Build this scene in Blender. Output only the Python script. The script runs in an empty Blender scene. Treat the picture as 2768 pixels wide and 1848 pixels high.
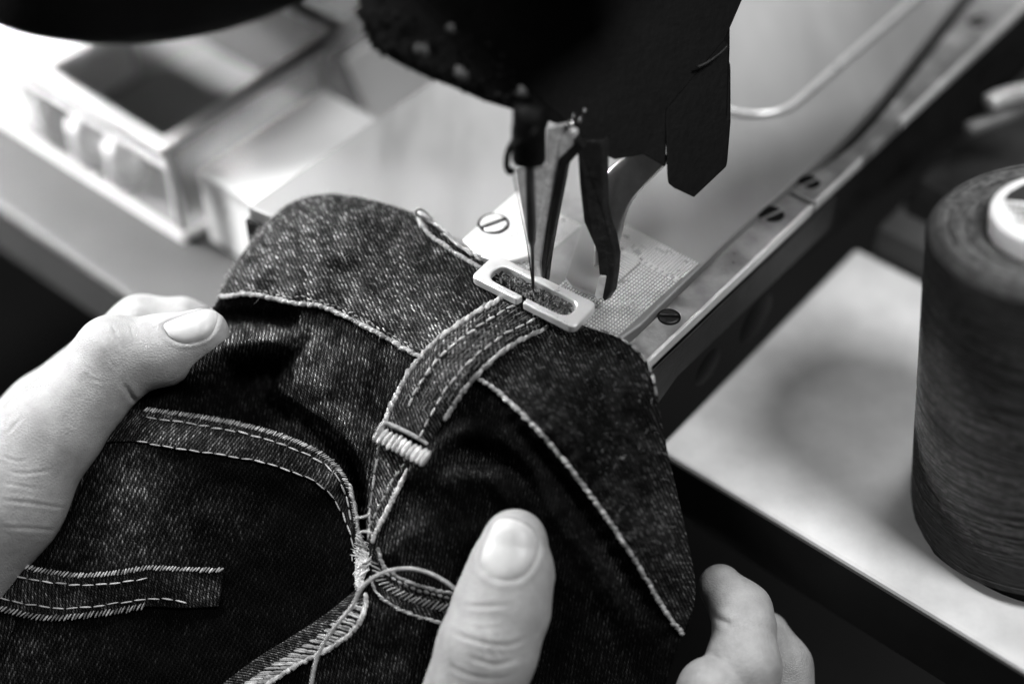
import bpy, bmesh, math, random
import numpy as np
from mathutils import Vector, Matrix
random.seed(7); RNG = np.random.default_rng(7)
SC = bpy.context.scene
CM = 0.01                                   # everything below is laid out in centimetres

# ------------------------------------------------------------------ camera
LENS, PITCH = 52.0, math.radians(46.0)
FP = 2768 * LENS / 36.0
R_ = np.array([1.0, 0, 0]); U_ = np.array([0, math.sin(PITCH), math.cos(PITCH)]); F_ = np.array([0, math.cos(PITCH), -math.sin(PITCH)])
def ray(x, y): return F_ + (x - 1384) / FP * R_ - (y - 924) / FP * U_
CAM = -37.0 * ray(1440, 812)                # the needle meets the bed at the world origin
cd = bpy.data.cameras.new('camera'); cam = bpy.data.objects.new('camera', cd); SC.collection.objects.link(cam)
cd.lens = LENS; cd.sensor_width = 36; cd.clip_start = 0.01; cd.clip_end = 50
cam.location = CAM * CM; cam.rotation_euler = (math.pi / 2 - PITCH, 0, 0)
cd.dof.use_dof = True; cd.dof.focus_distance = 0.367; cd.dof.aperture_fstop = 2.9; cd.dof.aperture_blades = 9
SC.camera = cam

# ------------------------------------------------------------------ world, lamps, exposure
W = bpy.data.worlds.new('World'); SC.world = W; W.use_nodes = True
W.node_tree.nodes['Background'].inputs[0].default_value = (1, 1, 1, 1)
W.node_tree.nodes['Background'].inputs[1].default_value = 0.035
def area(name, loc, target, size, watts):
    l = bpy.data.lights.new(name, 'AREA'); l.energy = watts; l.shape = 'DISK'; l.size = size * CM
    o = bpy.data.objects.new(name, l); SC.collection.objects.link(o); o.location = Vector(loc) * CM
    o.rotation_euler = (Vector(target) - Vector(loc)).to_track_quat('-Z', 'Y').to_euler(); return o
area('work_lamp', (-31, 26, 64), (0, 0, 0), 13, 5.8)
area('front_fill', (-42, -30, 58), (0, -2, 0), 26, 0.8)  # unseen fill from front left, added to brighten thumbs and foot
area('tray_fill', (-72, 34, 26), (-19, 15, -3), 20, 1.1).data.spread = math.radians(26)  # narrow beam added to brighten the tray, no known source
area('right_lamp', (40, -18, 76), (8, -2, 0), 24, 5.4)
area('overhead_fill', (20, 60, 95), (4, 6, 0), 50, 7.5)  # unseen fill from above and behind, added to brighten the bed
SC.view_settings.view_transform = 'Standard'; SC.view_settings.look = 'None'
SC.view_settings.exposure = 0.15; SC.view_settings.gamma = 1.0
SC.cycles.use_denoising = True
SC.cycles.max_bounces = 6

# ------------------------------------------------------------------ frames of reference
TH = math.radians(50.2)
A_ = np.array([math.cos(TH), math.sin(TH), 0]); B_ = np.array([math.sin(TH), -math.cos(TH), 0])   # along / across the machine bed
def ab(a, b, z=0.0): return a * A_ + b * B_ + np.array([0, 0, z])
def P(x, y, d): return CAM + d * ray(x, y)
def PP(xy, d):                              # many points
    xy = np.asarray(xy, float); d = np.broadcast_to(np.asarray(d, float), xy.shape[:1])
    return CAM + d[:, None] * (F_ + ((xy[:, 0] - 1384) / FP)[:, None] * R_ - ((xy[:, 1] - 924) / FP)[:, None] * U_)
def onz(x, y, z):
    v = ray(x, y); return CAM + (z - CAM[2]) / v[2] * v
def todc(p):
    q = np.asarray(p) - CAM; d = q @ F_
    return 1384 + FP * (q @ R_) / d, 924 - FP * (q @ U_) / d, d
def curve(pts, n, closed=False):            # Catmull-Rom, resampled evenly
    p = np.asarray(pts, float)
    q = np.vstack([p[-1], p, p[0], p[1]]) if closed else np.vstack([2 * p[0] - p[1], p, 2 * p[-1] - p[-2]])
    out = []
    for i in range(1, len(q) - 2):
        t = np.linspace(0, 1, 24, endpoint=False)[:, None]
        a, b, c, d = q[i - 1], q[i], q[i + 1], q[i + 2]
        out.append(0.5 * (2 * b + (c - a) * t + (2 * a - 5 * b + 4 * c - d) * t ** 2 + (3 * b - a - 3 * c + d) * t ** 3))
    o = np.vstack(out + ([p[:1]] if closed else [p[-1:]]))
    s = np.concatenate([[0], np.cumsum(np.linalg.norm(np.diff(o, axis=0), axis=1))])
    e = np.linspace(0, s[-1], n + 1 if closed else n)
    r = np.stack([np.interp(e, s, o[:, k]) for k in range(o.shape[1])], 1)
    return r[:-1] if closed else r
def sstep(x): x = np.clip(x, 0, 1); return x * x * (3 - 2 * x)

# ------------------------------------------------------------------ materials
def mat(name, base, rough=0.5, metal=0.0, var=0.0, vscale=120, bump=0.0, bscale=900, spec=0.5, aniso=None, sss=0.0, attr=None, rvar=0.0, bdist=0.0004):
    m = bpy.data.materials.new(name); m.use_nodes = True; nt = m.node_tree; N = nt.nodes; L = nt.links
    b = N['Principled BSDF']; b.inputs['Roughness'].default_value = rough; b.inputs['Metallic'].default_value = metal
    b.inputs['Specular IOR Level'].default_value = spec
    b.inputs['Base Color'].default_value = (base, base, base, 1)
    tc = N.new('ShaderNodeTexCoord'); src = tc.outputs['Object']
    if aniso:
        mp = N.new('ShaderNodeMapping'); L.new(src, mp.inputs[0]); mp.inputs['Scale'].default_value = aniso[0]
        mp.inputs['Rotation'].default_value = (0, 0, aniso[1]); src = mp.outputs[0]
    if var or rvar:
        n = N.new('ShaderNodeTexNoise'); n.inputs['Scale'].default_value = vscale; n.inputs['Detail'].default_value = 6; n.inputs['Roughness'].default_value = 0.6
        L.new(src, n.inputs[0])
        r = N.new('ShaderNodeMapRange'); r.inputs[1].default_value = 0.3; r.inputs[2].default_value = 0.7
        r.inputs[3].default_value = base * (1 - var); r.inputs[4].default_value = min(1, base * (1 + var)); L.new(n.outputs[0], r.inputs[0])
        col = r.outputs[0]
        if attr:
            at = N.new('ShaderNodeAttribute'); at.attribute_name = attr
            mu = N.new('ShaderNodeMath'); mu.operation = 'MULTIPLY'; L.new(col, mu.inputs[0]); L.new(at.outputs['Fac'], mu.inputs[1]); col = mu.outputs[0]
        L.new(col, b.inputs['Base Color'])
        if rvar:
            r2 = N.new('ShaderNodeMapRange'); r2.inputs[1].default_value = 0.3; r2.inputs[2].default_value = 0.7
            r2.inputs[3].default_value = max(0.02, rough - rvar); r2.inputs[4].default_value = min(1, rough + rvar); L.new(n.outputs[0], r2.inputs[0]); L.new(r2.outputs[0], b.inputs['Roughness'])
    if bump:
        n = N.new('ShaderNodeTexNoise'); n.inputs['Scale'].default_value = bscale; n.inputs['Detail'].default_value = 4; L.new(src, n.inputs[0])
        bp = N.new('ShaderNodeBump'); bp.inputs['Strength'].default_value = bump; bp.inputs['Distance'].default_value = bdist
        L.new(n.outputs[0], bp.inputs['Height']); L.new(bp.outputs[0], b.inputs['Normal'])
    if sss:
        b.inputs['Subsurface Weight'].default_value = sss; b.inputs['Subsurface Radius'].default_value = (1, 1, 1); b.inputs['Subsurface Scale'].default_value = 0.0016
    return m

def denim_material(name, dark, light, pitch=0.052, run=0.10):
    """Twill: warp yarns along V, every third crossing a pale weft dot; 'wear' says where the dye has rubbed off and where a fold is painted as lit."""
    m = bpy.data.materials.new(name); m.use_nodes = True; nt = m.node_tree; N = nt.nodes; L = nt.links
    b = N['Principled BSDF']; b.inputs['Roughness'].default_value = 0.85; b.inputs['Specular IOR Level'].default_value = 0.04
    def mth(op, x, y=None, z=None):
        n = N.new('ShaderNodeMath'); n.operation = op
        for i, v in enumerate((x, y, z)):
            if v is None: continue
            if isinstance(v, (int, float)): n.inputs[i].default_value = v
            else: L.new(v, n.inputs[i])
        return n.outputs[0]
    uv = N.new('ShaderNodeUVMap')
    wob = N.new('ShaderNodeTexNoise'); wob.inputs['Scale'].default_value = 9; wob.inputs['Detail'].default_value = 3; L.new(uv.outputs[0], wob.inputs[0])
    ws = N.new('ShaderNodeVectorMath'); ws.operation = 'SCALE'; ws.inputs['Scale'].default_value = 0.035; L.new(wob.outputs['Color'], ws.inputs[0])
    ad = N.new('ShaderNodeVectorMath'); ad.operation = 'ADD'; L.new(uv.outputs[0], ad.inputs[0]); L.new(ws.outputs[0], ad.inputs[1])
    sp = N.new('ShaderNodeSeparateXYZ'); L.new(ad.outputs[0], sp.inputs[0])
    u = mth('DIVIDE', sp.outputs[0], pitch); i = mth('FLOOR', u); fu = mth('FRACT', u)
    v = mth('ADD', mth('DIVIDE', sp.outputs[1], run), mth('MULTIPLY', i, 0.3333)); j = mth('FLOOR', v); fv = mth('FRACT', v)
    cb = N.new('ShaderNodeCombineXYZ'); L.new(i, cb.inputs[0]); L.new(j, cb.inputs[1])
    wn = N.new('ShaderNodeTexWhiteNoise'); wn.noise_dimensions = '2D'; L.new(cb.outputs[0], wn.inputs['Vector'])
    cu = N.new('ShaderNodeCombineXYZ'); L.new(i, cu.inputs[0]); wn1 = N.new('ShaderNodeTexWhiteNoise'); wn1.noise_dimensions = '2D'; L.new(cu.outputs[0], wn1.inputs['Vector'])
    prof = mth('MULTIPLY', mth('SINE', mth('MULTIPLY', fu, math.pi)), mth('POWER', mth('SINE', mth('MULTIPLY', fv, math.pi)), 0.6))
    # ribs of the twill run diagonally across the yarns
    rib = mth('POWER', mth('MULTIPLY_ADD', mth('SINE', mth('MULTIPLY', mth('ADD', mth('MULTIPLY', u, 0.5), mth('MULTIPLY', mth('DIVIDE', sp.outputs[1], run), 0.62)), 2 * math.pi)), 0.5, 0.5), 1.6)
    fz = N.new('ShaderNodeTexNoise'); fz.inputs['Scale'].default_value = 30; fz.inputs['Detail'].default_value = 5; fz.inputs['Roughness'].default_value = 0.75; L.new(uv.outputs[0], fz.inputs[0])
    cl = N.new('ShaderNodeTexNoise'); cl.inputs['Scale'].default_value = 1.6; cl.inputs['Detail'].default_value = 5; cl.inputs['Roughness'].default_value = 0.6; L.new(uv.outputs[0], cl.inputs[0])
    mp2 = N.new('ShaderNodeMapping'); mp2.inputs['Scale'].default_value = (9, 0.8, 1); L.new(uv.outputs[0], mp2.inputs[0])
    slub = N.new('ShaderNodeTexNoise'); slub.inputs['Scale'].default_value = 1.0; slub.inputs['Detail'].default_value = 3; L.new(mp2.outputs[0], slub.inputs[0])
    at = N.new('ShaderNodeAttribute'); at.attribute_name = 'wear_light'
    clr = N.new('ShaderNodeMapRange'); clr.inputs[1].default_value = 0.32; clr.inputs[2].default_value = 0.68; clr.inputs[3].default_value = 0.25; clr.inputs[4].default_value = 1.6; L.new(cl.outputs[0], clr.inputs[0])
    slr = N.new('ShaderNodeMapRange'); slr.inputs[1].default_value = 0.3; slr.inputs[2].default_value = 0.7; slr.inputs[3].default_value = 0.55; slr.inputs[4].default_value = 1.45; L.new(slub.outputs[0], slr.inputs[0])
    wear_light = mth('MULTIPLY', mth('MULTIPLY', at.outputs['Fac'], clr.outputs[0]), slr.outputs[0])
    rnd = mth('POWER', wn.outputs[0], 3.0)
    amt = mth('MULTIPLY', mth('MULTIPLY_ADD', rnd, 0.80, 0.09), mth('MULTIPLY_ADD', rib, 1.05, 0.03))
    amt = mth('MULTIPLY', mth('MULTIPLY', amt, mth('MULTIPLY_ADD', prof, 0.75, 0.25)), wear_light)
    col = mth('ADD', mth('MULTIPLY', amt, light), mth('MULTIPLY_ADD', mth('MULTIPLY', mth('POWER', fz.outputs[0], 2.5), wear_light), light * 0.12, dark))
    L.new(col, b.inputs['Base Color'])
    bp = N.new('ShaderNodeBump'); bp.inputs['Strength'].default_value = 1.0; bp.inputs['Distance'].default_value = 0.0005
    L.new(mth('ADD', mth('ADD', prof, rib), mth('MULTIPLY', fz.outputs[0], 0.9)), bp.inputs['Height']); L.new(bp.outputs[0], b.inputs['Normal'])
    return m

def skin_material():
    m = mat('skin', 0.29, 0.46, 0, 0.14, 260, 0, spec=0.4, sss=0.25); nt = m.node_tree; N = nt.nodes; L = nt.links; b = N['Principled BSDF']
    tc = N.new('ShaderNodeTexCoord')
    vo = N.new('ShaderNodeTexVoronoi'); vo.feature = 'DISTANCE_TO_EDGE'; vo.inputs['Scale'].default_value = 1150
    mp = N.new('ShaderNodeMapping'); mp.inputs['Scale'].default_value = (1, 1.5, 1.2); L.new(tc.outputs['Object'], mp.inputs[0])
    wo = N.new('ShaderNodeTexNoise'); wo.inputs['Scale'].default_value = 260; wo.inputs['Detail'].default_value = 5; L.new(tc.outputs['Object'], wo.inputs[0])
    L.new(mp.outputs[0], vo.inputs['Vector'])
    cr = N.new('ShaderNodeMapRange'); cr.inputs[1].default_value = 0; cr.inputs[2].default_value = 0.22; L.new(vo.outputs['Distance'], cr.inputs[0])
    ad = N.new('ShaderNodeMath'); ad.operation = 'MULTIPLY_ADD'; L.new(wo.outputs[0], ad.inputs[0]); ad.inputs[1].default_value = 2.2; L.new(cr.outputs[0], ad.inputs[2])
    bp = N.new('ShaderNodeBump'); bp.inputs['Strength'].default_value = 0.38; bp.inputs['Distance'].default_value = 0.00020
    L.new(ad.outputs[0], bp.inputs['Height']); L.new(bp.outputs[0], b.inputs['Normal'])
    return m

M = {}; TH_ = math.radians(-39.8)
M['black'] = mat('black_paint', 0.002, 0.6, 0, 0.4, 300, 0.25, 700, spec=0.10)
M['soot'] = mat('oily_lint', 0.003, 0.75, 0, 0.8, 500, 0.9, 1200, spec=0.12)
M['dark'] = mat('dark_enamel', 0.014, 0.55, 0, 0.5, 160, 0.2, 900, spec=0.3)
M['steel'] = mat('satin_steel', 0.62, 0.42, 0.45, 0.12, 90, 0.10, 1500, rvar=0.08)
M['bright'] = mat('polished_steel', 0.82, 0.30, 0.55, 0.05, 200, 0.10, 900, rvar=0.04)
M['bedsteel'] = mat('worn_bed_plate', 0.28, 0.40, 0.45, 0.10, 35, 0.08, 1500, rvar=0.12, aniso=((1, 0.25, 1), -TH_))
M['rail'] = mat('worn_rail_steel', 0.36, 0.38, 0.75, 0.38, 90, 0.25, 900, rvar=0.14)
M['feed'] = mat('dull_feed_plate', 0.26, 0.45, 0.4, 0.2, 200)
M['chrome'] = mat('chromed_steel', 0.55, 0.28, 1.0, 0.15, 200, 0.1, 600)
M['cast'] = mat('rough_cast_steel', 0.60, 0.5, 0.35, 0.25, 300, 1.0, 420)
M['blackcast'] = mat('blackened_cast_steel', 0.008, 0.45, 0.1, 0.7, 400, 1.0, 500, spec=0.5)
M['thread'] = mat('cotton_thread', 0.44, 0.8, 0, 0.35, 700, 0.8, 2500, spec=0.2, attr='tone')
M['darkthread'] = mat('dyed_thread', 0.16, 0.8, 0, 0.5, 700, 0.8, 2500, spec=0.2, attr='tone')
M['skin'] = skin_material()
M['nail'] = mat('nail', 0.42, 0.40, 0, 0.06, 300, 0.08, 900, spec=0.4, sss=0.15, attr='tone')
M['table'] = mat('pale_worn_table', 0.78, 0.5, 0, 0.18, 45, 0.15, 300, rvar=0.08)
M['edge'] = mat('table_edge', 0.012, 0.7, 0, 0.3, 100)
M['floor'] = mat('dark_floor', 0.008, 0.9, 0, 0.5, 10)
M['plastic'] = mat('milky_plastic', 0.52, 0.35, 0, 0.08, 60)
M['paper'] = mat('paper', 0.85, 0.8, 0, 0.05, 60)
M['grey'] = mat('grey_box', 0.05, 0.6, 0, 0.4, 40)
M['midgrey'] = mat('mid_grey_board', 0.24, 0.6, 0, 0.2, 40)
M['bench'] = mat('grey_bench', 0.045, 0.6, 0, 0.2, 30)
M['wound2'] = mat('loose_windings', 0.10, 0.7, 0, 0.5, 500, 0.5, 2500, spec=0.1)
M['wound'] = mat('wound_grey_thread', 0.055, 0.7, 0, 0.6, 260, 0.6, 700, bdist=0.0007, aniso=((1, 1, 9), 0), spec=0.12)
M['core'] = mat('white_plastic_core', 0.85, 0.4, 0, 0.03, 60)
M['ink'] = mat('black_ink', 0.01, 0.7)
M['greyink'] = mat('grey_ink', 0.22, 0.7)
M['denim'] = denim_material('denim', 0.0012, 1.0, 0.050, 0.11)
M['denim_dark'] = denim_material('dark_denim', 0.0012, 0.9, 0.060, 0.13)
# clear plastic walls of the tray
m = bpy.data.materials.new('clear_plastic'); m.use_nodes = True; nt = m.node_tree
tr = nt.nodes.new('ShaderNodeBsdfTransparent'); tr.inputs[0].default_value = (0.86, 0.86, 0.86, 1); mx = nt.nodes.new('ShaderNodeMixShader'); mx.inputs[0].default_value = 0.08
pb = nt.nodes['Principled BSDF']; pb.inputs['Base Color'].default_value = (0.8, 0.8, 0.8, 1); pb.inputs['Roughness'].default_value = 0.2
nt.links.new(tr.outputs[0], mx.inputs[1]); nt.links.new(pb.outputs[0], mx.inputs[2]); nt.links.new(mx.outputs[0], nt.nodes['Material Output'].inputs[0])
M['clear'] = m

# ------------------------------------------------------------------ object helpers
COL = SC.collection
def thing(name, label, cat, base, group=None):
    o = bpy.data.objects.new(name, None); COL.objects.link(o); o.location = Vector(base) * CM; o.empty_display_size = 0.01
    o['label'] = label; o['category'] = cat
    if group: o['group'] = group
    return o
def tag(o, label, cat, group=None):
    o['label'] = label; o['category'] = cat
    if group: o['group'] = group
    return o
ROOT = {}
def mesh(name, V, Fc, m, parent=None, smooth=True, uv=None, attrs=None, bevel=0, solid=0, kind=None, label=None, seg=2):
    V = np.asarray(V, float) * CM
    me = bpy.data.meshes.new(name)
    if isinstance(Fc, np.ndarray):
        k = Fc.shape[1]; me.vertices.add(len(V)); me.vertices.foreach_set('co', V.astype(np.float32).ravel())
        me.loops.add(Fc.size); me.loops.foreach_set('vertex_index', Fc.astype(np.int32).ravel())
        me.polygons.add(len(Fc)); me.polygons.foreach_set('loop_start', np.arange(0, Fc.size, k, dtype=np.int32)); me.polygons.foreach_set('loop_total', np.full(len(Fc), k, np.int32))
        me.update(calc_edges=True)
    else:
        me.from_pydata(V.tolist(), [], Fc); me.update()
    if uv is not None:
        l = me.uv_layers.new(name='UVMap'); idx = np.empty(len(me.loops), np.int32); me.loops.foreach_get('vertex_index', idx)
        l.data.foreach_set('uv', np.asarray(uv, np.float32)[idx].ravel())
    for k, v in (attrs or {}).items():
        a = me.attributes.new(k, 'FLOAT', 'POINT'); a.data.foreach_set('value', np.asarray(v, np.float32))
    if smooth: me.polygons.foreach_set('use_smooth', np.ones(len(me.polygons), bool))
    me.materials.append(m)
    o = bpy.data.objects.new(name, me); COL.objects.link(o)
    if bevel:
        bm = o.modifiers.new('bevel', 'BEVEL'); bm.width = bevel * CM; bm.segments = seg; bm.limit_method = 'ANGLE'; bm.angle_limit = math.radians(35)
        me.polygons.foreach_set('use_smooth', np.zeros(len(me.polygons), bool))
        bm.harden_normals = False
    if solid:
        s = o.modifiers.new('solid', 'SOLIDIFY'); s.thickness = solid * CM; s.offset = -1
    if parent is not None:
        o.parent = parent
        w = Vector((0, 0, 0)); p = parent
        while p is not None: w += p.location; p = p.parent
        o.location = -w
    if kind: o['kind'] = kind
    if label: o['label'] = label
    return o
def prism(poly0, poly1):                    # closed solid between two loops of 3-D points
    n = len(poly0); V = np.vstack([poly0, poly1])
    return V, [list(range(n))[::-1], list(range(n, 2 * n))] + [[i, (i + 1) % n, n + (i + 1) % n, n + i] for i in range(n)]
def slab(pts_ab, z0, z1):                   # outline on the bed, extruded up
    return prism([ab(a, b, z0) for a, b in pts_ab], [ab(a, b, z1) for a, b in pts_ab])
def fixn(o):
    bm = bmesh.new(); bm.from_mesh(o.data); bmesh.ops.recalc_face_normals(bm, faces=bm.faces); bm.to_mesh(o.data); bm.free(); return o
def pxslab(xy, d, back, z=None):            # outline seen in the picture, at depth(s) d (or height z), extruded by vector back
    d = np.broadcast_to(np.asarray(d if d is not None else 0, float), (len(xy),))
    f = np.array([onz(x, y, z) for x, y in xy]) if z is not None else PP(xy, d)
    return prism(f, f + np.asarray(back, float))
def tube(path, rad, n=10, cap=True):
    path = np.asarray(path, float); k = len(path); rad = np.broadcast_to(np.asarray(rad, float), (k,))
    T = np.gradient(path, axis=0); T /= np.linalg.norm(T, axis=1)[:, None] + 1e-12
    nrm = np.cross(T[0], [0.3, 0.5, 0.8]); nrm /= np.linalg.norm(nrm); V = []
    for i in range(k):
        nrm = nrm - T[i] * (nrm @ T[i]); nrm /= np.linalg.norm(nrm); bi = np.cross(T[i], nrm)
        t = np.linspace(0, 2 * math.pi, n, endpoint=False)
        V.append(path[i] + rad[i] * (np.cos(t)[:, None] * nrm + np.sin(t)[:, None] * bi))
    V = np.vstack(V); Fc = [[i * n + j, i * n + (j + 1) % n, (i + 1) * n + (j + 1) % n, (i + 1) * n + j] for i in range(k - 1) for j in range(n)]
    if cap: Fc += [list(range(n))[::-1], list(range((k - 1) * n, k * n))]
    return V, Fc
def merge(parts):
    V, Fc, o = [], [], 0
    for v, f in parts:
        V.append(np.asarray(v)); Fc += [[i + o for i in q] for q in f]; o += len(v)
    return np.vstack(V), Fc
def lathe(prof, n, base, axis=(0, 0, 1)):
    ax = np.asarray(axis, float); ax /= np.linalg.norm(ax); e1 = np.cross(ax, [0, 1, 0.001]); e1 /= np.linalg.norm(e1); e2 = np.cross(ax, e1)
    V = []
    for r, h in prof:
        t = np.linspace(0, 2 * math.pi, n, endpoint=False); V.append(np.asarray(base) + h * ax + r * (np.cos(t)[:, None] * e1 + np.sin(t)[:, None] * e2))
    k = len(prof); V = np.vstack(V)
    return V, [[i * n + j, i * n + (j + 1) % n, (i + 1) * n + (j + 1) % n, (i + 1) * n + j] for i in range(k - 1) for j in range(n)]
def box_ab(a0, a1, b0, b1, z0, z1): return slab([(a0, b0), (a1, b0), (a1, b1), (a0, b1)], z0, z1)

# ================================================================== SETTING
TZ = -4.6
def struct(name, VF, m, **k):
    o = fixn(mesh(name, VF[0], VF[1], m, smooth=False, **k)); o['kind'] = 'structure'; return o
struct('floor', box_ab(-120, 160, -160, 160, -76, -75), M['floor'])
table = struct('table', slab([(1.45, 3.2), (1.45, 60), (11.75, 60), (11.75, 3.2)], TZ - 2.2, TZ), M['table'], bevel=0.12)
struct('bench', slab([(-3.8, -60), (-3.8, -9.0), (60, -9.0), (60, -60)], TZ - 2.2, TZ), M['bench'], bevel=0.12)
for q in (slab([(1.36, 3.2), (1.36, 60), (1.44, 60), (1.44, 3.2)], TZ - 2.1, TZ - 0.10), slab([(-3.9, -60), (-3.9, -9), (-3.81, -9), (-3.81, -60)], TZ - 2.1, TZ - 0.1)):
    o = fixn(mesh('edge_strip', q[0], q[1], M['edge'], table, smooth=False))

# ================================================================== SEWING MACHINE
mach = thing('sewing_machine', 'black industrial sewing machine with steel bed and needle over the jeans', 'sewing machine', (0, 0, TZ))
def part(name, VF, m, parent=mach, **k):
    return fixn(mesh(name, VF[0], VF[1], m, parent, **k))
part('bed', slab([(-0.15, 3.38), (-0.3, 1.2), (24, 3.40), (24, -8.2), (-2.2, -8.2), (-1.9, -6.6), (-1.0, -5.6), (-0.65, -2.5)], TZ, -0.45), M['dark'], smooth=False, bevel=0.1)
# cloth plate, its right-hand edge bowing inward toward the back
edge = curve([(-0.1, 2.58), (0.42, 2.60), (5.0, 2.50), (7.8, 2.52), (10.5, 2.55), (13, 2.40), (17, 1.95), (19, 1.72), (24, 1.2)], 40)
part('cloth_plate', slab([(-0.35, 1.2), (-0.2, 2.45)] + [tuple(q) for q in edge[2:]] + [(24, -8.1), (-2.1, -8.1), (-1.85, -6.6), (-0.95, -5.6), (-0.6, -2.5)], -0.44, 0.0), M['bedsteel'], smooth=False, bevel=0.05)
# rail sections along the right-hand side
def rail(a0, a1, b0):
    bs = np.linspace(a0, a1, 24); inner = [(x, max(b0, float(np.interp(x, edge[:, 0], edge[:, 1])) + 0.10)) for x in bs]
    if a1 > 10: inner = [(x, float(np.interp(x, edge[:, 0], edge[:, 1])) + 0.12 + 0.25 * sstep((x - 8) / 3)) for x in bs]
    return slab([(a1, 3.44), (a0, 3.44)] + inner, -0.42, -0.06)
r1 = part('rail', rail(-0.05, 7.66, 2.6), M['rail'], smooth=False, bevel=0.05, seg=3)
r2 = part('rail', rail(7.80, 24, 2.6), M['rail'], smooth=False, bevel=0.05, seg=3)
lip = part('rail_lip', box_ab(-0.05, 7.66, 3.36, 3.47, -0.30, -0.02), M['steel'], smooth=False, bevel=0.03, seg=3)
part('rail_lip', box_ab(7.80, 10.2, 3.36, 3.47, -0.30, -0.02), M['steel'], smooth=False, bevel=0.03)
part('rail_lip', box_ab(12.4, 24, 3.34, 3.50, -0.30, 0.0), M['steel'], smooth=False, bevel=0.04)
def screw(a, b, z, r, ang, m, parent, recess=True):
    c = ab(a, b, z); t = np.linspace(0, math.pi, 15); g = 0.17 * r
    for s in (0, 1):
        prof = [(r * math.cos(x), g + (r - g) * math.sin(x)) for x in t]
        if s: prof = [(-x, -y) for x, y in prof]
        ca, sa = math.cos(ang), math.sin(ang)
        base = np.array([c + (x * ca - y * sa) * A_ + (x * sa + y * ca) * B_ for x, y in prof])
        V, Fc = prism(base + [0, 0, -0.12], base + [0, 0, 0.03]); fixn(mesh('screw_half', V, Fc, m, parent, smooth=False, bevel=0.03))
    if recess:
        V, Fc = lathe([(0.001, 0.004), (r * 1.22, 0.004), (r * 1.28, -0.02)], 28, c + [0, 0, -0.008]); fixn(mesh('screw_recess', V, Fc, M['black'], parent))
screw(1.76, 2.93, -0.055, 0.24, 0.9, M['blackcast'], r1); screw(6.67, 2.80, -0.06, 0.30, 0.3, M['black'], r1)
screw(8.45, 2.86, -0.06, 0.26, 0.3, M['black'], r2); screw(18.26, 2.72, -0.06, 0.26, 0.3, M['black'], r2)
# slide cover with a bright bevel
sl = [(24, -5.5), (24, 0.72)] + [(9.5 + 1.6 - 1.6 * math.sin(t), -0.88 + 1.6 * math.cos(t)) for t in np.linspace(0, math.pi / 2, 16)] + [(9.5, -4.0), (11, -5.5)]
part('slide_cover', slab(sl, 0.003, 0.14), M['bedsteel'], smooth=False, bevel=0.10, seg=4)
part('slide_cover_bead', tube([ab(a, .72, .10) for a in np.linspace(24, 11.2, 30)] + [ab(a, b, 0.10) for a, b in sl[2:-2]], 0.085, 10), M['bright'])
part('slide_knob', lathe([(0.001, 0.5), (0.9, 0.5), (1.0, 0.4), (1.0, 0)], 28, ab(18.3, -2.2, 0.16)), M['black'])
# feed plate with its knurling
fp = part('feed_plate', slab([(-0.2, -2.1), (3.80, -2.1), (3.80, 0.1), (3.72, 2.42), (-0.2, 2.42)], 0.003, 0.03), M['feed'], smooth=False)
kb = []
for b in np.arange(0.16, 2.42, 0.086):      # comb of the plain ridges at the back
    kb.append(box_ab(2.95 - 0.16 * (b % 0.17 > 0.08), 3.72, b, b + 0.045, 0.03, 0.085))
kn = part('comb_ridges', merge(kb), M['bright'], fp, smooth=False, kind='stuff', bevel=0.012)
kb = []
for b in np.arange(-1.95, 2.40, 0.086):     # rows of small teeth
    for a in np.arange(-0.15, 2.90, 0.105):
        if -0.75 < b < 0.15 and 0.5 < a: continue
        if 0.15 < b < 1.25 and 1.75 < a: continue
        h = 0.065 + 0.012 * RNG.random(); kb.append(prism([ab(a, b, 0.03), ab(a + 0.07, b, 0.03), ab(a + 0.07, b + 0.05, 0.03), ab(a, b + 0.05, 0.03)], [ab(a + 0.014, b + 0.01, h), ab(a + 0.056, b + 0.01, h), ab(a + 0.056, b + 0.04, h), ab(a + 0.014, b + 0.04, h)]))
part('feed_teeth', merge(kb), M['bright'], fp, smooth=False, kind='stuff')
kb = [box_ab(a, a + 0.05, 0.2, 1.25, 0.03, 0.08) for a in np.arange(1.80, 2.85, 0.092)]
part('cross_ridges', merge(kb), M['bright'], fp, smooth=False, kind='stuff', bevel=0.012)
part('smooth_plate', pxslab([(1574, 604), (1528, 750), (1545, 772), (1612, 800), (1668, 690), (1650, 610)], None, (0, 0, -0.10), z=0.14), M['bedsteel'], smooth=False, bevel=0.02)
# raised plate with the big slotted screw
sp_ = part('screw_plate', pxslab([(1248, 646), (1330, 574), (1402, 512), (1450, 560), (1450, 690), (1360, 712), (1290, 690)], None, (0, 0, -0.16), z=0.18), M['bright'], smooth=False, bevel=0.06)
cs = onz(1335, 604, 0.19); screw(cs @ A_, cs @ B_, 0.19, 0.34, 0.37, M['bright'], sp_)
# side of the bed: a bolted plate and dark ports
part('side_plate', prism([ab(a, 3.46, z) for a, z in ((0.2, -0.55), (0.05, -2.1), (0.25, -2.35), (1.6, -1.75), (9, -1.75), (9, -0.55))], [ab(a, 3.40, z) for a, z in ((0.2, -0.55), (0.05, -2.1), (0.25, -2.35), (1.6, -1.75), (9, -1.75), (9, -0.55))]), M['dark'], smooth=False, bevel=0.04)
for a, z, r in ((3.1, -2.6, 0.55), (5.4, -2.6, 0.75)):
    part('port', lathe([(0.001, 0.02), (r, 0.02), (r * 1.05, 0.0)], 24, ab(a, 3.462, z), B_), M['black'])
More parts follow.
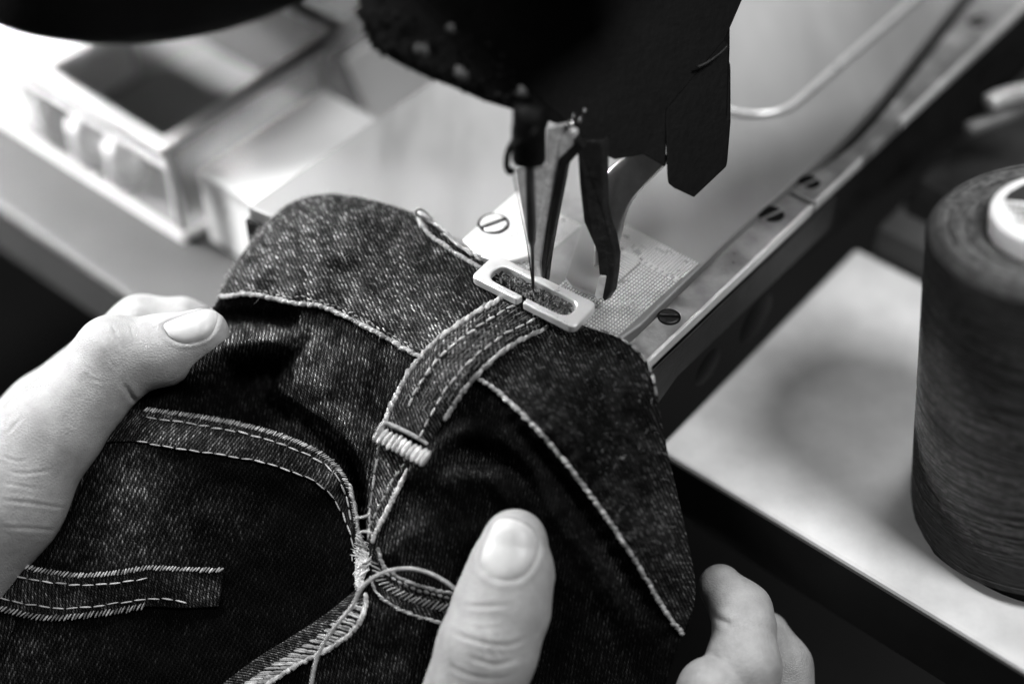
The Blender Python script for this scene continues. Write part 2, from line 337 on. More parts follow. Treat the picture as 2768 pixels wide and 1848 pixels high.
# arm of the machine above the bed and head at its end
part('arm', box_ab(4.5, 26, -4.2, 2.2, 10.5, 18), M['black'], smooth=False, bevel=0.6)
part('head_top_blocker', box_ab(0.6, 4.4, -4.0, 2.0, 9.3, 18), M['black'], smooth=False, bevel=0.3)  # unseen top of the head, added to keep the work lamp off the table
hx = [(968, -160), (970, 10), (980, 60), (1002, 128), (1060, 166), (1140, 206), (1222, 238), (1310, 276), (1388, 300), (1392, 345), (1478, 352), (1484, 330), (1552, 356), (1566, 388), (1632, 420), (1662, 434), (1740, 420), (1800, 455), (1802, 300), (1960, 110), (2012, -10), (2080, -160)]
hx = np.array(hx, float)
hd = np.interp(hx[:, 0], [970, 1300, 1560, 2000], [32.6, 33.4, 34.9, 36.6])
V, Fc = pxslab(hx, hd, (0, 4.2, 1.2)); head = part('head', (V, Fc), M['black'], smooth=False, bevel=0.06)
# lint and oil crust along the lower rim of the head
def blob(c, r, n=8):
    V = []; Fc = []
    for i in range(n // 2 + 1):
        ph = math.pi * i / (n // 2)
        for j in range(n):
            t = 2 * math.pi * j / n; k = r * (1 + 0.35 * RNG.standard_normal())
            V.append(c + k * np.array([math.sin(ph) * math.cos(t), math.sin(ph) * math.sin(t), math.cos(ph)]))
    for i in range(n // 2):
        for j in range(n): Fc.append([i * n + j, i * n + (j + 1) % n, (i + 1) * n + (j + 1) % n, (i + 1) * n + j])
    return np.array(V), Fc
rim = curve([(975, 50), (1002, 128), (1060, 166), (1140, 206), (1222, 238), (1310, 276), (1388, 300)], 70)
bl = []
for x, y in rim:
    bl.append(blob(P(x + RNG.normal(0, 5), y + RNG.normal(-22, 5), 32.5 + 0.0022 * (x - 970) + RNG.normal(0, 0.1)), 0.05 + 0.06 * RNG.random()))
for k in range(90):
    t = RNG.random(); i = int(t * 69); x, y = rim[i]; bl.append(blob(P(x + RNG.random() * 90, y - RNG.random() * 130, 32.45 + 0.0022 * (x - 970)), 0.03 + 0.05 * RNG.random(), 6))
part('lint_crust', merge(bl), M['soot'], head, kind='stuff')
gl = [blob(P(x, y, d), r, 8) for x, y, d, r in ((1215, 78, 32.6, .12), (1140, 140, 32.6, .16), (1250, 205, 32.9, .16), (1410, 250, 33.0, .13), (1418, 305, 33.1, .17))]
part('pale_lint', merge(gl), mat('pale_lint', 0.05, 0.8, 0, 0.3, 600), head, kind='stuff')
# right-hand block, with a ridge across it
bx = [(1790, 130), (1800, 400), (1804, 498), (1822, 512), (1876, 538), (1892, 522), (1966, 452), (1976, 330), (1967, 312), (1973, 124), (1952, 106), (1880, 60)]
part('guide_block', pxslab(bx, np.interp([p[0] for p in bx], [1790, 1980], [35.8, 36.6]), (0.1, 1.6, 0.6)), M['black'], smooth=False, bevel=0.07, seg=3)
part('wire_clip', tube(curve([P(1884, 182, 35.9), P(1910, 170, 35.95), P(1945, 145, 36.1), P(1966, 124, 36.2)], 20), 0.035, 8), M['dark'])
part('oil_screw', merge([blob(P(1542, 333, 34.2), 0.08), blob(P(1568, 322, 34.3), 0.07), blob(P(1552, 312, 34.3), 0.06), blob(P(1579, 298, 34.3), 0.05)]), mat('wet_steel', 0.6, 0.15, 1), head)
# needle bar, clamp and needle
part('needle_clamp', tube([P(1432, 285, 32.9), P(1432, 330, 33.05), P(1430, 350, 33.1), P(1431, 430, 33.6), P(1431, 444, 33.65)], [.39, .39, .40, .40, .34], 24), M['black'])
part('clamp_screw', tube([P(1455, 345, 32.8), P(1395, 400, 33.0)], [.13, .10], 12), M['black'])
part('thread_hook', tube(curve([P(1392, 375, 33.4), P(1374, 410, 33.5), P(1370, 450, 33.7), P(1380, 466, 33.8), P(1388, 455, 33.8)], 24), 0.075, 10), M['black'])
nd = curve([P(1431, 430, 33.7), P(1434, 540, 34.8), P(1437, 640, 35.6), P(1438.5, 662, 35.75), P(1440, 720, 36.2), P(1441, 800, 36.8), P(1441.3, 830, 37.0)], 60)
nr = np.interp(np.linspace(0, 1, 60), [0, .48, .56, .6, .92, 1], [.115, .115, .10, .045, .036, .01])
part('needle', tube(nd, nr, 14), mat('needle_steel', 0.035, 0.35, 0.5, 0.2, 300))
part('needle_thread', tube(curve([P(1385, 452, 33.7), P(1405, 560, 34.9), P(1425, 660, 35.7), P(1438, 760, 36.4)], 40), 0.016, 6), M['thread'], attrs=None)
# stem of the presser foot: pale cast face; shade on its flank painted as a dark strip
st = [(1394, 456), (1478, 446), (1481, 346), (1520, 340), (1554, 358), (1556, 386), (1512, 430), (1502, 482), (1480, 610), (1464, 710), (1468, 762), (1440, 752), (1434, 700), (1420, 620), (1406, 540)]
sd = np.interp([p[1] for p in st], [340, 450, 740], [34.3, 34.9, 36.75])
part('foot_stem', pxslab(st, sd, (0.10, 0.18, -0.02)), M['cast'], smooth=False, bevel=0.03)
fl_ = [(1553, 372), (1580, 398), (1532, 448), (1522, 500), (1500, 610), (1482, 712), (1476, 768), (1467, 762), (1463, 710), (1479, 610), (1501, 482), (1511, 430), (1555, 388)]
part('stem_flank_shade', pxslab(fl_, np.interp([p[1] for p in fl_], [340, 450, 740], [34.25, 34.85, 36.72]), (0.10, 0.22, -0.02)), M['blackcast'], smooth=False, bevel=0.02)
# black arm pressing the right end of the foot
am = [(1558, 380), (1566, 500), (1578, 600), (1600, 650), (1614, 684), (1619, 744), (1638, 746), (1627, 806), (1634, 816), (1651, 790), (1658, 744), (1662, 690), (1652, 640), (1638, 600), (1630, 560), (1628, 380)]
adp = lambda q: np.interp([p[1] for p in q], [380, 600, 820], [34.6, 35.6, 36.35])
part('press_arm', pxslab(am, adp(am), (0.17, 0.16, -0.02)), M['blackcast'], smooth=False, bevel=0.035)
tp = [(1619, 745), (1638, 746), (1634, 770), (1626, 806), (1612, 812), (1606, 798), (1614, 768)]
part('press_tip', pxslab(tp, adp(tp), (0.14, 0.14, -0.02)), M['cast'], smooth=False, bevel=0.03)
# bent bright holder behind the arm
lf = curve([(1735, 395), (1668, 440), (1632, 480), (1618, 540), (1612, 620), (1610, 720)], 40); rt = curve([(1815, 425), (1752, 490), (1708, 540), (1688, 585), (1674, 640), (1656, 710)], 40)
dd = np.interp(np.linspace(0, 1, 40), [0, .45, 1], [36.0, 36.4, 37.0]); G = []
for k in range(12):
    s = k / 11; q = lf * (1 - s) + rt * s; G.append(PP(q, dd + 0.25 * (s - .5) ** 2 * 4 * 0.4))
G = np.array(G); n = 40; Fc = [[i * n + j, i * n + j + 1, (i + 1) * n + j + 1, (i + 1) * n + j] for i in range(11) for j in range(n - 1)]
o = fixn(mesh('foot_holder', G.reshape(-1, 3), Fc, M['chrome'], mach, solid=0.0)); s_ = o.modifiers.new('solid', 'SOLIDIFY'); s_.thickness = 0.16 * CM; s_.offset = 0
# clamp frame pressing the cloth, a flat ring with a slit in front
def stad(hw, hh, r, n=8):
    pts = []
    for cx, cy, t0 in ((hw - r, hh - r, 0), (-hw + r, hh - r, 90), (-hw + r, -hh + r, 180), (hw - r, -hh + r, 270)):
        for t in np.linspace(t0, t0 + 90, n): pts.append((cx + r * math.cos(math.radians(t)), cy + r * math.sin(math.radians(t))))
    return np.array(pts)
oc = [onz(x, y, 0.62) for x, y in ((1284, 742), (1330, 690), (1618, 812), (1545, 894))]
fc = (oc[0] + oc[1] + oc[2] + oc[3]) / 4; e1 = (oc[2] + oc[3] - oc[0] - oc[1]); LW = np.linalg.norm(e1) / 2 / 2; e1 /= np.linalg.norm(e1)
e2 = np.array([-e1[1], e1[0], 0.0]); LH = abs((oc[1] + oc[2] - oc[0] - oc[3]) @ e2) / 4
out = stad(LW + 0.02, LH, 0.16, 8); inn = stad(LW - 0.33, LH * 0.58, LH * 0.5, 8) - [0.0, 0.02]
# cut the slit: drop the segment of both loops near the needle on the front side
def ring(out, inn, z0, z1, gap):
    def resamp(p, n):
        q = curve(p, n, closed=True); return q
    o_ = np.vstack([out, out[:1]]); s = []
    ang = np.linspace(gap[1], gap[0] + 2 * math.pi, 90)
    def hit(loop, a):
        d = np.array([math.cos(a), math.sin(a)]); best = None
        for i in range(len(loop)):
            p, q = loop[i], loop[(i + 1) % len(loop)]; e = q - p; det = d[0] * (-e[1]) + d[1] * e[0]
            if abs(det) < 1e-9: continue
            t = (p[0] * (-e[1]) + p[1] * e[0]) / det; k = (d[0] * p[1] - d[1] * p[0]) / det
            if t > 0 and -1e-6 <= k <= 1 + 1e-6: best = t if best is None else max(best, t)
        return d * best
    # evenly spaced in arc length along the outer loop
    fine = np.array([hit(out, a) for a in np.linspace(gap[1], gap[0] + 2 * math.pi, 900)])
    ss = np.concatenate([[0], np.cumsum(np.linalg.norm(np.diff(fine, axis=0), axis=1))]); ee = np.linspace(0, ss[-1], 110)
    aa = np.interp(ee, ss, np.linspace(gap[1], gap[0] + 2 * math.pi, 900))
    O = np.array([hit(out, a) for a in aa]); I = np.array([hit(inn, a) for a in aa]); n = len(aa)
    def w(p, z): return fc + p[0] * e1 + p[1] * e2 + np.array([0, 0, z])
    V = [w(p, z1) for p in O] + [w(p, z1) for p in I] + [w(p, z0) for p in I] + [w(p, z0) for p in O]
    Fc = [[k * n + i, k * n + i + 1, ((k + 1) % 4) * n + i + 1, ((k + 1) % 4) * n + i] for k in range(4) for i in range(n - 1)]
    Fc += [[0, n, 2 * n, 3 * n], [n - 1, 4 * n - 1, 3 * n - 1, 2 * n - 1]]
    return np.array(V), Fc
sx = -0.02
g0, g1 = math.atan2(-LH, -0.13 + sx), math.atan2(-LH, 0.06 + sx)
part('presser_frame', ring(out, inn, -0.24, 0.0, (g0, g1)), M['bright'], smooth=False, bevel=0.045, seg=3)
# ================================================================== JEANS
CP = [(592, 806, 38.35), (640, 710, 38.4), (720, 600, 38.6), (800, 545, 38.7), (870, 527, 38.75), (960, 530, 38.75), (1060, 556, 38.6), (1130, 580, 38.45), (1200, 625, 38.0), (1300, 700, 37.35),
      (1400, 790, 36.75), (1500, 850, 36.35), (1600, 890, 36.05), (1680, 915, 35.75), (1750, 975, 35.35), (1775, 1050, 35.3), (1800, 1200, 35.4), (1835, 1350, 35.6), (1870, 1500, 35.8), (1878, 1640, 36.0),
      (800, 700, 37.75), (700, 720, 38.0), (900, 620, 38.1), (1000, 720, 37.4), (1100, 700, 37.6), (1200, 800, 36.9), (1050, 820, 37.0), (780, 820, 37.7), (950, 868, 37.25), (1120, 960, 36.5), (1310, 1035, 35.6), (1400, 1110, 35.2), (1500, 1215, 34.95), (1600, 1345, 34.95), (1700, 1490, 35.1), (1842, 1715, 35.6),
      (1400, 920, 36.0), (1500, 1000, 35.5), (1600, 1050, 35.25), (1650, 1150, 34.95), (1720, 1300, 34.95), (1790, 1450, 35.2), (1600, 960, 35.75), (1690, 1010, 35.4),
      (1200, 1300, 35.7), (1100, 1200, 35.8), (1010, 1400, 36.0), (1000, 1600, 36.05), (1350, 1150, 35.55), (1250, 1750, 35.85), (1500, 1600, 35.65), (1600, 1800, 35.9), (1700, 1750, 35.9), (1450, 1400, 35.5), (1300, 1500, 35.75),
      (400, 1150, 37.1), (700, 1200, 37.0), (850, 1230, 36.9), (300, 1400, 37.0), (600, 1400, 37.1), (850, 1450, 36.85), (100, 1600, 36.95), (400, 1600, 37.0), (700, 1700, 36.85), (0, 1850, 36.8), (500, 1900, 36.7), (900, 1800, 36.2), (0, 1300, 37.9), (150, 1250, 37.7), (-60, 1960, 36.6),
      (620, 930, 37.6), (830, 920, 37.2), (700, 1020, 37.95), (880, 1080, 36.55), (960, 1150, 36.3), (1000, 1000, 36.7), (900, 960, 37.0), (500, 1040, 37.8), (400, 1000, 38.3), (1900, 1960, 36.4), (1300, 1960, 35.8), (800, 1960, 36.3), (560, 1060, 37.9)]
CP = np.array(CP)
def tps_fit(c, lam=0.02):
    X = c[:, :2] / 200; n = len(X); D2 = ((X[:, None] - X[None]) ** 2).sum(2); K = np.where(D2 > 0, D2 * np.log(D2 + 1e-20), 0) * 0.5 + lam * np.eye(n)
    Pm = np.hstack([np.ones((n, 1)), X]); A = np.block([[K, Pm], [Pm.T, np.zeros((3, 3))]])
    return X, np.linalg.solve(A, np.concatenate([c[:, 2], [0, 0, 0]]))
TX, TW = tps_fit(CP)
def tps(xy):
    Q = np.asarray(xy, float) / 200; out = np.empty(len(Q))
    for i in range(0, len(Q), 40000):
        q = Q[i:i + 40000]; D2 = ((q[:, None] - TX[None]) ** 2).sum(2); out[i:i + 40000] = (np.where(D2 > 0, D2 * np.log(D2 + 1e-20), 0) * 0.5) @ TW[:-3] + TW[-3] + q @ TW[-2:]
    return out
def pdist(xy, pl):                          # distance, parameter and side to a polyline
    xy = np.asarray(xy, float); pl = np.asarray(pl, float); best = np.full(len(xy), 1e9); par = np.zeros(len(xy)); sg = np.ones(len(xy))
    L = np.linalg.norm(np.diff(pl, axis=0), axis=1); S = np.concatenate([[0], np.cumsum(L)])
    for i in range(len(pl) - 1):
        e = pl[i + 1] - pl[i]; t = np.clip(((xy - pl[i]) @ e) / (e @ e), 0, 1); v = xy - pl[i] - t[:, None] * e; dd = np.hypot(v[:, 0], v[:, 1]); k = dd < best
        best[k] = dd[k]; par[k] = (S[i] + t[k] * L[i]) / S[-1]; sg[k] = np.sign(e[0] * v[k, 1] - e[1] * v[k, 0])
    return best, par, sg
def taper(t, a=0.2): return sstep(t / a) * sstep((1 - t) / a)
RIDGES = [  # polyline, height toward the eye, half width px
    (curve([(490, 1085), (520, 1005), (560, 962), (620, 934), (700, 920), (780, 926), (835, 940)], 24), 1.15, 38),
    (curve([(600, 1010), (700, 1000), (800, 985)], 10), -0.75, 42),
    (curve([(560, 870), (650, 865), (760, 870), (830, 890)], 10), -0.70, 32),
    (curve([(1010, 1130), (1100, 1160), (1200, 1150)], 12), -0.35, 40),
    (curve([(1090, 1330), (1150, 1230), (1230, 1180), (1330, 1150)], 14), 0.40, 36),
    (curve([(1160, 1330), (1250, 1290), (1340, 1300), (1440, 1400)], 14), 0.45, 40),
    (curve([(1180, 1240), (1280, 1220), (1400, 1260), (1490, 1400)], 14), -0.55, 34),
    (curve([(1030, 1520), (1120, 1440), (1180, 1380)], 10), 0.22, 40),
    (curve([(1330, 1090), (1450, 1200), (1560, 1350), (1680, 1530), (1800, 1730)], 20), -0.45, 26),
    (curve([(1290, 1110), (1420, 1250), (1540, 1420), (1680, 1640), (1760, 1800)], 20), 0.35, 36),
    (curve([(1000, 1700), (1080, 1640), (1160, 1610)], 10), 0.18, 34),
    (curve([(870, 980), (960, 1010), (1050, 1000)], 10), 0.14, 45),
    (curve([(820, 1080), (900, 1090), (990, 1090)], 10), -0.10, 30),
    (curve([(1060, 960), (1005, 1080), (985, 1200)], 10), -0.28, 28), (curve([(960, 930), (900, 1010), (880, 1090)], 10), 0.22, 30), (curve([(690, 640), (760, 720), (800, 800)], 10), -0.16, 38),
    (curve([(980, 560), (960, 660), (930, 740)], 10), 0.16, 42), (curve([(1520, 880), (1480, 960), (1430, 1050)], 10), 0.16, 30), (curve([(1690, 960), (1690, 1100), (1750, 1320)], 10), 0.20, 42), (curve([(1620, 980), (1620, 1130), (1690, 1350)], 10), -0.22, 36),
    (curve([(440, 1260), (520, 1340), (560, 1460)], 10), 0.12, 50), (curve([(620, 1260), (640, 1360), (700, 1460)], 10), -0.12, 50),
    (curve([(1120, 640), (1060, 760), (1010, 880)], 10), 0.07, 45), (curve([(900, 640), (860, 740), (850, 830)], 10), 0.06, 50),
    (curve([(1560, 920), (1600, 1050), (1700, 1280)], 10), 0.08, 50), (curve([(1440, 960), (1500, 1090), (1570, 1220)], 10), 0.07, 40),
]
STEP = curve([(900, 880), (830, 935), (738, 1045), (790, 1092), (925, 1190), (985, 1290), (1000, 1450), (985, 1600)], 40)
_ph = RNG.random((40, 3)) * 6.28; _k = RNG.normal(0, 1, (40, 2)); _k /= np.linalg.norm(_k, axis=1)[:, None]; _fr = np.exp(RNG.uniform(math.log(0.012), math.log(0.09), 40))
def wob(xy):
    o = np.zeros(len(xy))
    for i in range(40): o += np.sin((xy @ _k[i]) * _fr[i] + _ph[i, 0]) * (0.012 / _fr[i]) ** 0.9 * 0.02
    return o
BAND_T = [(590, 800), (606, 770), (640, 708), (690, 636), (740, 580), (800, 542), (870, 525), (960, 531), (1060, 556), (1130, 582), (1200, 628), (1300, 702), (1400, 790), (1500, 850), (1600, 888), (1680, 915), (1735, 956), (1765, 1010), (1780, 1080), (1800, 1200), (1835, 1350), (1868, 1500), (1880, 1580), (1876, 1642)]
CORD = [(592, 806), (680, 800), (780, 820), (870, 833), (950, 868), (1040, 915), (1120, 960), (1220, 1000), (1310, 1035), (1400, 1110), (1500, 1215), (1600, 1345), (1700, 1490), (1790, 1640), (1844, 1716)]
PK = [(300, 1108), (395, 1106), (500, 1120), (620, 1140), (740, 1170), (840, 1210), (905, 1255), (945, 1320), (962, 1400), (974, 1490)]
PUCK = [(curve(CORD, 60), 0.05, 60, 52.0), (curve(PK, 50), 0.03, 45, 44.0), (curve(BAND_T[8:18], 40), 0.025, 50, 40.0)]
def pucker(xy):                             # cloth drawn up along the seams
    o = np.zeros(len(xy))
    for pl, a, w, lam in PUCK:
        b = (xy[:, 0] > pl[:, 0].min() - 3 * w) & (xy[:, 0] < pl[:, 0].max() + 3 * w) & (xy[:, 1] > pl[:, 1].min() - 3 * w) & (xy[:, 1] < pl[:, 1].max() + 3 * w)
        if not b.any(): continue
        L = np.linalg.norm(np.diff(pl, axis=0), axis=1).sum(); r, t, s_ = pdist(xy[b], pl); ph = t * L / lam * 6.283
        o[b] += a * np.exp(-(r / w) ** 2) * (np.sin(ph + 0.02 * r * s_) + 0.6 * np.sin(ph * 0.63 + 1.3 - 0.03 * r * s_)) * (r / (r + 10))
    return o
def DEP(xy, folds=True):                    # distance of the cloth from the eye
    xy = np.asarray(xy, float); d = tps(xy) + wob(xy) * 1.5 + pucker(xy)
    if folds:
        for pl, h, w in RIDGES:
            b = (xy[:, 0] > pl[:, 0].min() - 4 * w) & (xy[:, 0] < pl[:, 0].max() + 4 * w) & (xy[:, 1] > pl[:, 1].min() - 4 * w) & (xy[:, 1] < pl[:, 1].max() + 4 * w)
            if not b.any(): continue
            r, t, _ = pdist(xy[b], pl); d[b] -= h * np.exp(-(r / w) ** 2) * np.maximum(taper(t, 0.25), 0.0)
        b = (xy[:, 0] > 560) & (xy[:, 0] < 1200) & (xy[:, 1] > 840) & (xy[:, 1] < 1660)
        if b.any():
            r, t, s = pdist(xy[b], STEP); d[b] += 1.35 * taper(t, 0.2) * (sstep((r * s + 14) / 26)) * np.exp(-np.maximum(r * s, 0) / 48)
    return d
jeans = thing('jeans', 'dark denim jeans with pale stitching held under the needle', 'jeans', P(1100, 1500, 37))
def wear_light_map(xy, base, spots):
    w = np.full(len(xy), base, float)
    for x, y, rx, ry, a in spots: w += a * np.exp(-((xy[:, 0] - x) / rx) ** 2 - ((xy[:, 1] - y) / ry) ** 2)
    return np.clip(w, 0.02, 2.0) * 0.84
def gridfaces(nu, nv): 
    i = np.arange(nv - 1)[:, None] * nu + np.arange(nu - 1)[None]; return np.stack([i, i + nu, i + nu + 1, i + 1], 2).reshape(-1, 4)
def arcuv(Pg, ang=0.0):                     # UV in cm from lengths along rows and columns
    du = np.linalg.norm(np.diff(Pg, axis=1), axis=2); dv = np.linalg.norm(np.diff(Pg, axis=0), axis=2)
    u = np.concatenate([np.zeros((Pg.shape[0], 1)), np.cumsum(du, 1)], 1); u -= u[:, u.shape[1] // 2][:, None]
    v = np.concatenate([np.zeros((1, Pg.shape[1])), np.cumsum(dv, 0)], 0)
    c, s = math.cos(ang), math.sin(ang); return np.stack([u * c - v * s, u * s + v * c], 2).reshape(-1, 2)
def planar(XY, ang):
    c, s = math.cos(ang), math.sin(ang); q = XY / 105.0; return np.stack([q[:, 0] * c - q[:, 1] * s, q[:, 0] * s + q[:, 1] * c], 1)
def sheet(name, top, bot, nu, nv, off, edge_round, wear_light, m, ang=0.0, under=5, side=0.10, folds=True, solid=0.07, parent=None):
    """cloth strip between two outlines; raised by off, edges turned down."""
    T = curve(top, nu); Bt = curve(bot, nu); rows = []
    for k in range(nv):
        s = k / (nv - 1); q = T * (1 - s) + Bt * s; d = DEP(q, folds) - off
        W = np.linalg.norm(T - Bt, axis=1) / 105.0; e = s * W
        R = edge_round[0] if np.isscalar(edge_round[0]) else np.interp(np.linspace(0, 1, nu), *edge_round[0])
        x = np.clip((R - e) / np.maximum(R, 1e-6), 0, 1); d += R * (1 - np.sqrt(1 - (x * 0.985) ** 2))
        R2 = edge_round[1]; x = np.clip((R2 - (1 - s) * W) / R2, 0, 1); d += R2 * (1 - np.sqrt(1 - (x * 0.985) ** 2))
        es = np.minimum(np.arange(nu), np.arange(nu)[::-1]) * (np.linalg.norm(np.diff(T, axis=0), axis=1).sum() / nu / 105.0); x = np.clip((side - es) / side, 0, 1); d += side * (1 - np.sqrt(1 - (x * 0.985) ** 2))
        rows.append((q, d))
    q0, d0 = rows[0]; inn = rows[min(6, nv - 1)][0] - q0; inn /= np.linalg.norm(inn, axis=1)[:, None] + 1e-9
    pre = [(q0 + inn * 10 * j, d0 + 0.14 * j) for j in range(under, 0, -1)]
    rows = pre + rows
    Pg = np.array([PP(q, d) for q, d in rows]); XY = np.vstack([q for q, _ in rows])
    Fc = gridfaces(nu, len(rows))
    o = mesh(name, Pg.reshape(-1, 3), Fc, m, parent or jeans, uv=planar(XY, ang) if name in ('waistband', 'back_pocket') else arcuv(Pg, ang), attrs={'wear_light': wear_light(XY)})
    # make sure the normals face the eye
    nn = np.array(o.data.polygons[len(o.data.polygons) // 2].normal); cc = np.array(o.data.polygons[len(o.data.polygons) // 2].center) / CM
    if nn @ (CAM - cc - 0) < 0: o.data.flip_normals()
    s_ = o.modifiers.new('solid', 'SOLIDIFY'); s_.thickness = solid * CM; s_.offset = -1
    return o
bw = lambda xy: wear_light_map(xy, 0.26, [(800, 660, 240, 150, .75), (1000, 800, 180, 90, .75), (780, 770, 200, 60, .35), (1160, 900, 110, 70, .7), (1080, 640, 120, 80, .2), (1600, 1150, 160, 300, -.17), (1450, 1000, 70, 70, .10), (1800, 1450, 70, 200, .25)])
sheet('waistband', BAND_T, CORD, 620, 120, 0.10, (([0, .10, .22, .36, .5, .62, .75, 1], [.5, 1.1, 1.0, .45, .12, .15, .5, .6]), 0.09), bw, M['denim'], ang=0.95)
# body panel: everything below the waistband
gx, gy = np.meshgrid(np.arange(-70, 1905, 4.0), np.arange(790, 1965, 4.0)); XY = np.stack([gx.ravel(), gy.ravel()], 1)
dB = DEP(XY); cordf = curve(CORD, 300)
yc = np.interp(XY[:, 0], np.maximum.accumulate(cordf[:, 0]), cordf[:, 1])
dB += 0.35 * sstep((yc + 6 - XY[:, 1]) / 40)            # tucked under the band
lefty = np.interp(XY[:, 0], [-70, 150, 330, 480, 560, 600], [1260, 1160, 1060, 960, 850, 790])
keep = (XY[:, 1] > yc - 34) & (XY[:, 1] > lefty) & (XY[:, 0] < np.interp(XY[:, 1], [1640, 1715, 1965], [1900, 1846, 1760]))
nu, nv = gx.shape[1], gx.shape[0]; Fg = gridfaces(nu, nv); Fg = Fg[keep[Fg].all(1)]
Pg = PP(XY, dB).reshape(nv, nu, 3)
lw = wear_light_map(XY, 0.04, [(560, 970, 60, 40, 1.0), (680, 925, 150, 34, 1.5), (830, 1010, 90, 90, .75), (930, 1130, 90, 80, .55), (1000, 960, 100, 70, .35), (1010, 1330, 40, 120, .6), (1180, 1250, 130, 60, .20), (1090, 1430, 70, 80, .28), (1100, 1640, 120, 90, .28), (1000, 1780, 120, 60, .25), (350, 1350, 130, 170, .35), (0, 1780, 200, 120, .25), (1650, 1600, 60, 160, .15)])  # pale spot on the fold under the thumb adds painted light to the fading
used = np.unique(Fg); rm = np.full(len(XY), -1); rm[used] = np.arange(len(used))
body = mesh('body_panel', Pg.reshape(-1, 3)[used], rm[Fg], M['denim'], jeans, uv=planar(XY, 0.35)[used], attrs={'wear_light': lw[used]})
pm = body.data.polygons[len(body.data.polygons) // 2]
if np.array(pm.normal) @ (CAM - np.array(pm.center) / CM) < 0: body.data.flip_normals()
s_ = body.modifiers.new('solid', 'SOLIDIFY'); s_.thickness = 0.07 * CM; s_.offset = -1

# back pocket with its curved hem, and the hem strip below
PKH = [(280, 1196), (370, 1195), (480, 1215), (600, 1232), (720, 1256), (830, 1292), (890, 1335), (925, 1390), (945, 1440), (958, 1490)]
PKB = [(-90, 1960), (100, 1960), (300, 1950), (470, 1920), (600, 1868), (700, 1800), (800, 1734), (880, 1674), (935, 1622), (966, 1560)]
pw = lambda xy: wear_light_map(xy, 0.015, [(350, 1340, 90, 150, .65), (520, 1420, 160, 100, .14), (280, 1480, 150, 60, .25), (0, 1760, 200, 90, .25)])
pk = sheet('back_pocket', PKH, PKB, 320, 130, 0.10, (0.03, 0.06), pw, M['denim_dark'], ang=0.12)
pkh = sheet('pocket_hem', PK, PKH, 320, 40, 0.16, (0.07, 0.04), lambda xy: wear_light_map(xy, 0.28, [(460, 1170, 130, 60, .6), (900, 1290, 60, 60, .5)]), M['denim'], ang=0.55)
HT = [(-40, 1508), (20, 1520), (68, 1531), (140, 1546), (213, 1554), (310, 1548), (404, 1534), (500, 1538), (606, 1541)]
HB = [(-60, 1628), (-10, 1645), (40, 1658), (110, 1672), (179, 1672), (298, 1658), (396, 1640), (500, 1644), (592, 1640)]
hem = sheet('hem_strip', HT, HB, 240, 40, 0.22, (0.07, 0.04), lambda xy: wear_light_map(xy, 0.14, [(100, 1600, 100, 60, .4), (540, 1600, 40, 35, .7)]), M['denim'], ang=0.6)

# ---- stitching
def capsules(name, segs, m, parent, tone=(0.6, 1.2), kind='stuff', n=7):
    V = []; Fc = []; tn = []; o = 0
    for p, q, r in segs:
        a = q - p; L = np.linalg.norm(a); a = a / (L + 1e-9); e = np.cross(a, [0.31, 0.77, 0.55]); e /= np.linalg.norm(e); g = np.cross(a, e); t = np.linspace(0, 2 * math.pi, n, endpoint=False); t0 = RNG.uniform(*tone)
        for s, k in ((-0.02, 0.25), (0.10, 0.75), (0.3, 1.0), (0.7, 1.0), (0.90, 0.75), (1.02, 0.25)):
            V.append(p + a * L * s + 0.78 * r * k * (np.cos(t)[:, None] * e + np.sin(t)[:, None] * g)); tn += [t0] * n
        Fc += [[o + i * n + j, o + i * n + (j + 1) % n, o + (i + 1) * n + (j + 1) % n, o + (i + 1) * n + j] for i in range(5) for j in range(n)]; Fc += [[o + j for j in range(n)][::-1], [o + 5 * n + j for j in range(n)]]; o += 6 * n
    return fixn(mesh(name, np.vstack(V), Fc, m, parent, attrs={'tone': tn}, kind=kind))
def lifted(S, lift):
    a = np.array([q[0] for q in S]); b = np.array([q[1] for q in S]); pa = PP(a, DEP(a) - lift); pb = PP(b, DEP(b) - lift)
    return [(pa[i], pb[i], S[i][2]) for i in range(len(S))]
def row(path, pitch, fill, r, lift, jit=1.2, slant=0.0):
    """running stitch: separate thread floats that dive into the cloth at their ends"""
    L = np.linalg.norm(np.diff(curve(path, 200), axis=0), axis=1).sum(); n = max(2, int(L / (pitch * 105))); c = curve(path, n + 1); S = []
    for i in range(n):
        a, b = c[i], c[i + 1]; t = (b - a); nrm = np.array([-t[1], t[0]]) / (np.linalg.norm(t) + 1e-9)
        S.append((a + nrm * (RNG.normal(0, jit) - slant), a + t * fill + nrm * (RNG.normal(0, jit) + slant), r * RNG.uniform(.85, 1.15)))
    return lifted(S, lift)
def rope(path, pitch, r, lift, width, jit=1.0):  # overcast edge: short slanted loops side by side
    L = np.linalg.norm(np.diff(curve(path, 200), axis=0), axis=1).sum(); n = max(2, int(L / (pitch * 105))); c = curve(path, n + 1); S = []
    for i in range(n):
        t = c[i + 1] - c[i]; t /= np.linalg.norm(t) + 1e-9; nrm = np.array([-t[1], t[0]])
        p = c[i] + nrm * width * 52 - t * width * 40 + RNG.normal(0, jit, 2); q = c[i] - nrm * width * 52 + t * width * 40 + RNG.normal(0, jit, 2)
        S.append((p, q, r * RNG.uniform(.8, 1.2)))
    return lifted(S, lift)
